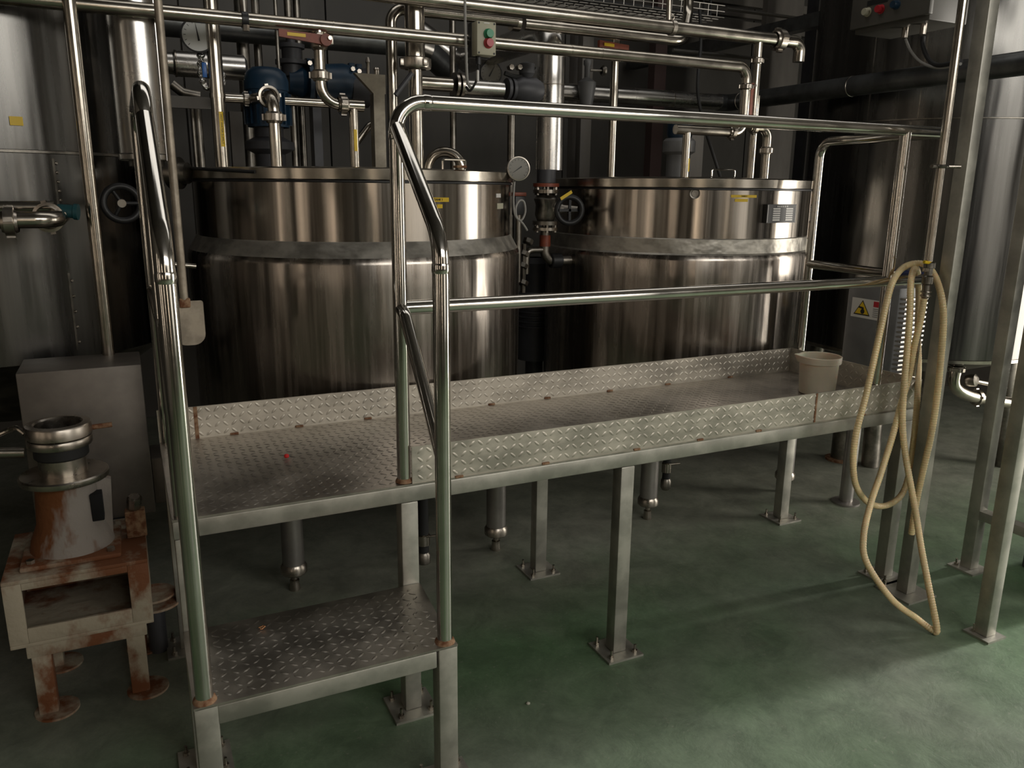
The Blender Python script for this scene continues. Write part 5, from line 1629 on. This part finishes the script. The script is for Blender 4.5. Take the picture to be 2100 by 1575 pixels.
# ================================================================== RIBBED CABINET WITH WARNING SIGN (beyond the platform end)
cx0 = 2.50
yq0, yq1 = atx(1843, 620, cx0).y, atx(1738, 605, cx0).y
cx1 = at(1890, 650, yq0).x
zq1 = atx(1800, 585, cx0).z
cab = thing('drive_cabinet', 'grey machine cabinet with a yellow warning sign beyond the platform end', 'cabinet', (cx0 + 0.2, yq0 + 0.1, 0))
MB().bbox((cx0, yq0, 0.56), (cx1, yq1, zq1), 0.012).build('body', 'greypaint', cab)
MB().lathe([(0.07, 0), (0.07, 0.01), (0.034, 0.014), (0.034, 0.56)], ((cx0 + cx1) / 2, yq1 - 0.06, 0), n=24).build('pedestal', 'tankleg', cab)
for k in range(20):
    z_ = zq1 - 0.05 - k * 0.022
    MB().box((cx0 + 0.01, yq0 - 0.03, z_ - 0.004), (cx1 - 0.01, yq0 + 0.002, z_ + 0.004)).build('fin', 'wire', cab, smooth=False)


def sign(u0, v0, u1, v1):
    a, b = atx(u0, v0, cx0), atx(u1, v1, cx0)
    return a, b


sa, sb2 = atx(1749, 609, cx0), atx(1790, 652, cx0)
ya, yb_ = sa.y, atx(1815, 620, cx0).y
za, zb2 = sa.z, atx(1746, 648, cx0).z
sg = MB().box((cx0 - 0.0015, min(ya, yb_), zb2), (cx0 + 0.001, max(ya, yb_), za)).build('warning_sign', 'white', cab, smooth=False)
cyS = ya + (yb_ - ya) * 0.34
hS = (za - zb2)
zS = (za + zb2) / 2
tri = lambda s, dep: MB().prism([V(cx0 - 0.0015 - dep, cyS + hS * 0.52 * s, zS - hS * 0.36 * s), V(cx0 - 0.0015 - dep, cyS - hS * 0.52 * s, zS - hS * 0.36 * s), V(cx0 - 0.0015 - dep, cyS, zS + hS * 0.42 * s)], (-0.0006, 0, 0))
tri(1.0, 0.0).build('triangle_border', 'ink', sg, smooth=False)
tri(0.82, 0.0006).build('triangle_field', 'yellow', sg, smooth=False)
mbs = MB()
mbs.lathe([(0, 0), (hS * 0.13, 0), (hS * 0.13, 0.0006), (0, 0.0006)], V(cx0 - 0.0028, cyS - hS * 0.05, zS - hS * 0.16), (-1, 0, 0), 14)
mbs.prism([V(cx0 - 0.0028, cyS + hS * 0.25, zS + hS * 0.02), V(cx0 - 0.0028, cyS - hS * 0.12, zS - hS * 0.06), V(cx0 - 0.0028, cyS - hS * 0.1, zS + hS * 0.06), V(cx0 - 0.0028, cyS + hS * 0.2, zS + hS * 0.1)], (-0.0006, 0, 0))
mbs.build('hand_symbol', 'ink', sg, smooth=False)
sw = yb_ - ya
MB().box((cx0 - 0.0026, min(ya + sw * 0.68, ya + sw * 0.97), za - hS * 0.34), (cx0 - 0.0012, max(ya + sw * 0.68, ya + sw * 0.97), za - hS * 0.06)).build('red_heading', 'red', sg, smooth=False)
for k in range(5):
    MB().box((cx0 - 0.0026, min(ya + sw * 0.68, ya + sw * 0.95), za - hS * (0.46 + 0.1 * k)), (cx0 - 0.0012, max(ya + sw * 0.68, ya + sw * 0.95), za - hS * (0.43 + 0.1 * k))).build('text_line', 'greypaint', sg, smooth=False)
# short tank leg stub on the floor beyond
pz = atz(1722, 942, 0.0)
sl = thing('floor_stub', 'short round steel stub on the floor under the far platform end', 'stub', (pz.x, pz.y, 0))
MB().lathe([(0.055, 0.012), (0.055, 0.6)], (pz.x, pz.y, 0), n=28).build('tube', 'pipe_dull', sl)
MB().lathe([(0, 0), (0.085, 0), (0.085, 0.012), (0.055, 0.014)], (pz.x, pz.y, 0), n=28).build('foot', 'weld', sl)


# drains below the tanks
def drain(name, label, u, v0, v1, y, r):
    p0_, p1_ = at(u, v0, y), at(u, v1, y)
    t = thing(name, label, 'pipe', (p0_.x, y, p1_.z))
    MB().cyl((p0_.x, y, 0.53), (p0_.x, y, p1_.z + 0.02), r, n=16).build('tube', 'rubber', t)
    MB().lathe([(r, 0), (r * 1.25, 0.005), (r * 1.25, 0.05), (r, 0.055)], (p0_.x, y, p1_.z + 0.09), n=16).build('brass_ring', 'pipe', t)
    MB().lathe([(0, -0.005), (r * 0.9, 0.0), (r * 1.3, 0.012), (r * 1.3, 0.05), (r, 0.06)], (p0_.x, y, p1_.z), n=16).build('end_fitting', 'pipe_dull', t)
    MB().cyl((p0_.x, y - r, p1_.z + 0.14), (p0_.x + 0.05, y - r - 0.02, p1_.z + 0.145), 0.005).build('tap_lever', 'flange', t)


drain('drain_hose', 'dark drain hose with pale rings beneath the first tank', 868, 1060, 1158, 0.95, 0.022)
drain('drain_hose', 'dark drain hose beside a tank leg beneath the second tank', 1368, 945, 1003, 1.0, 0.02)
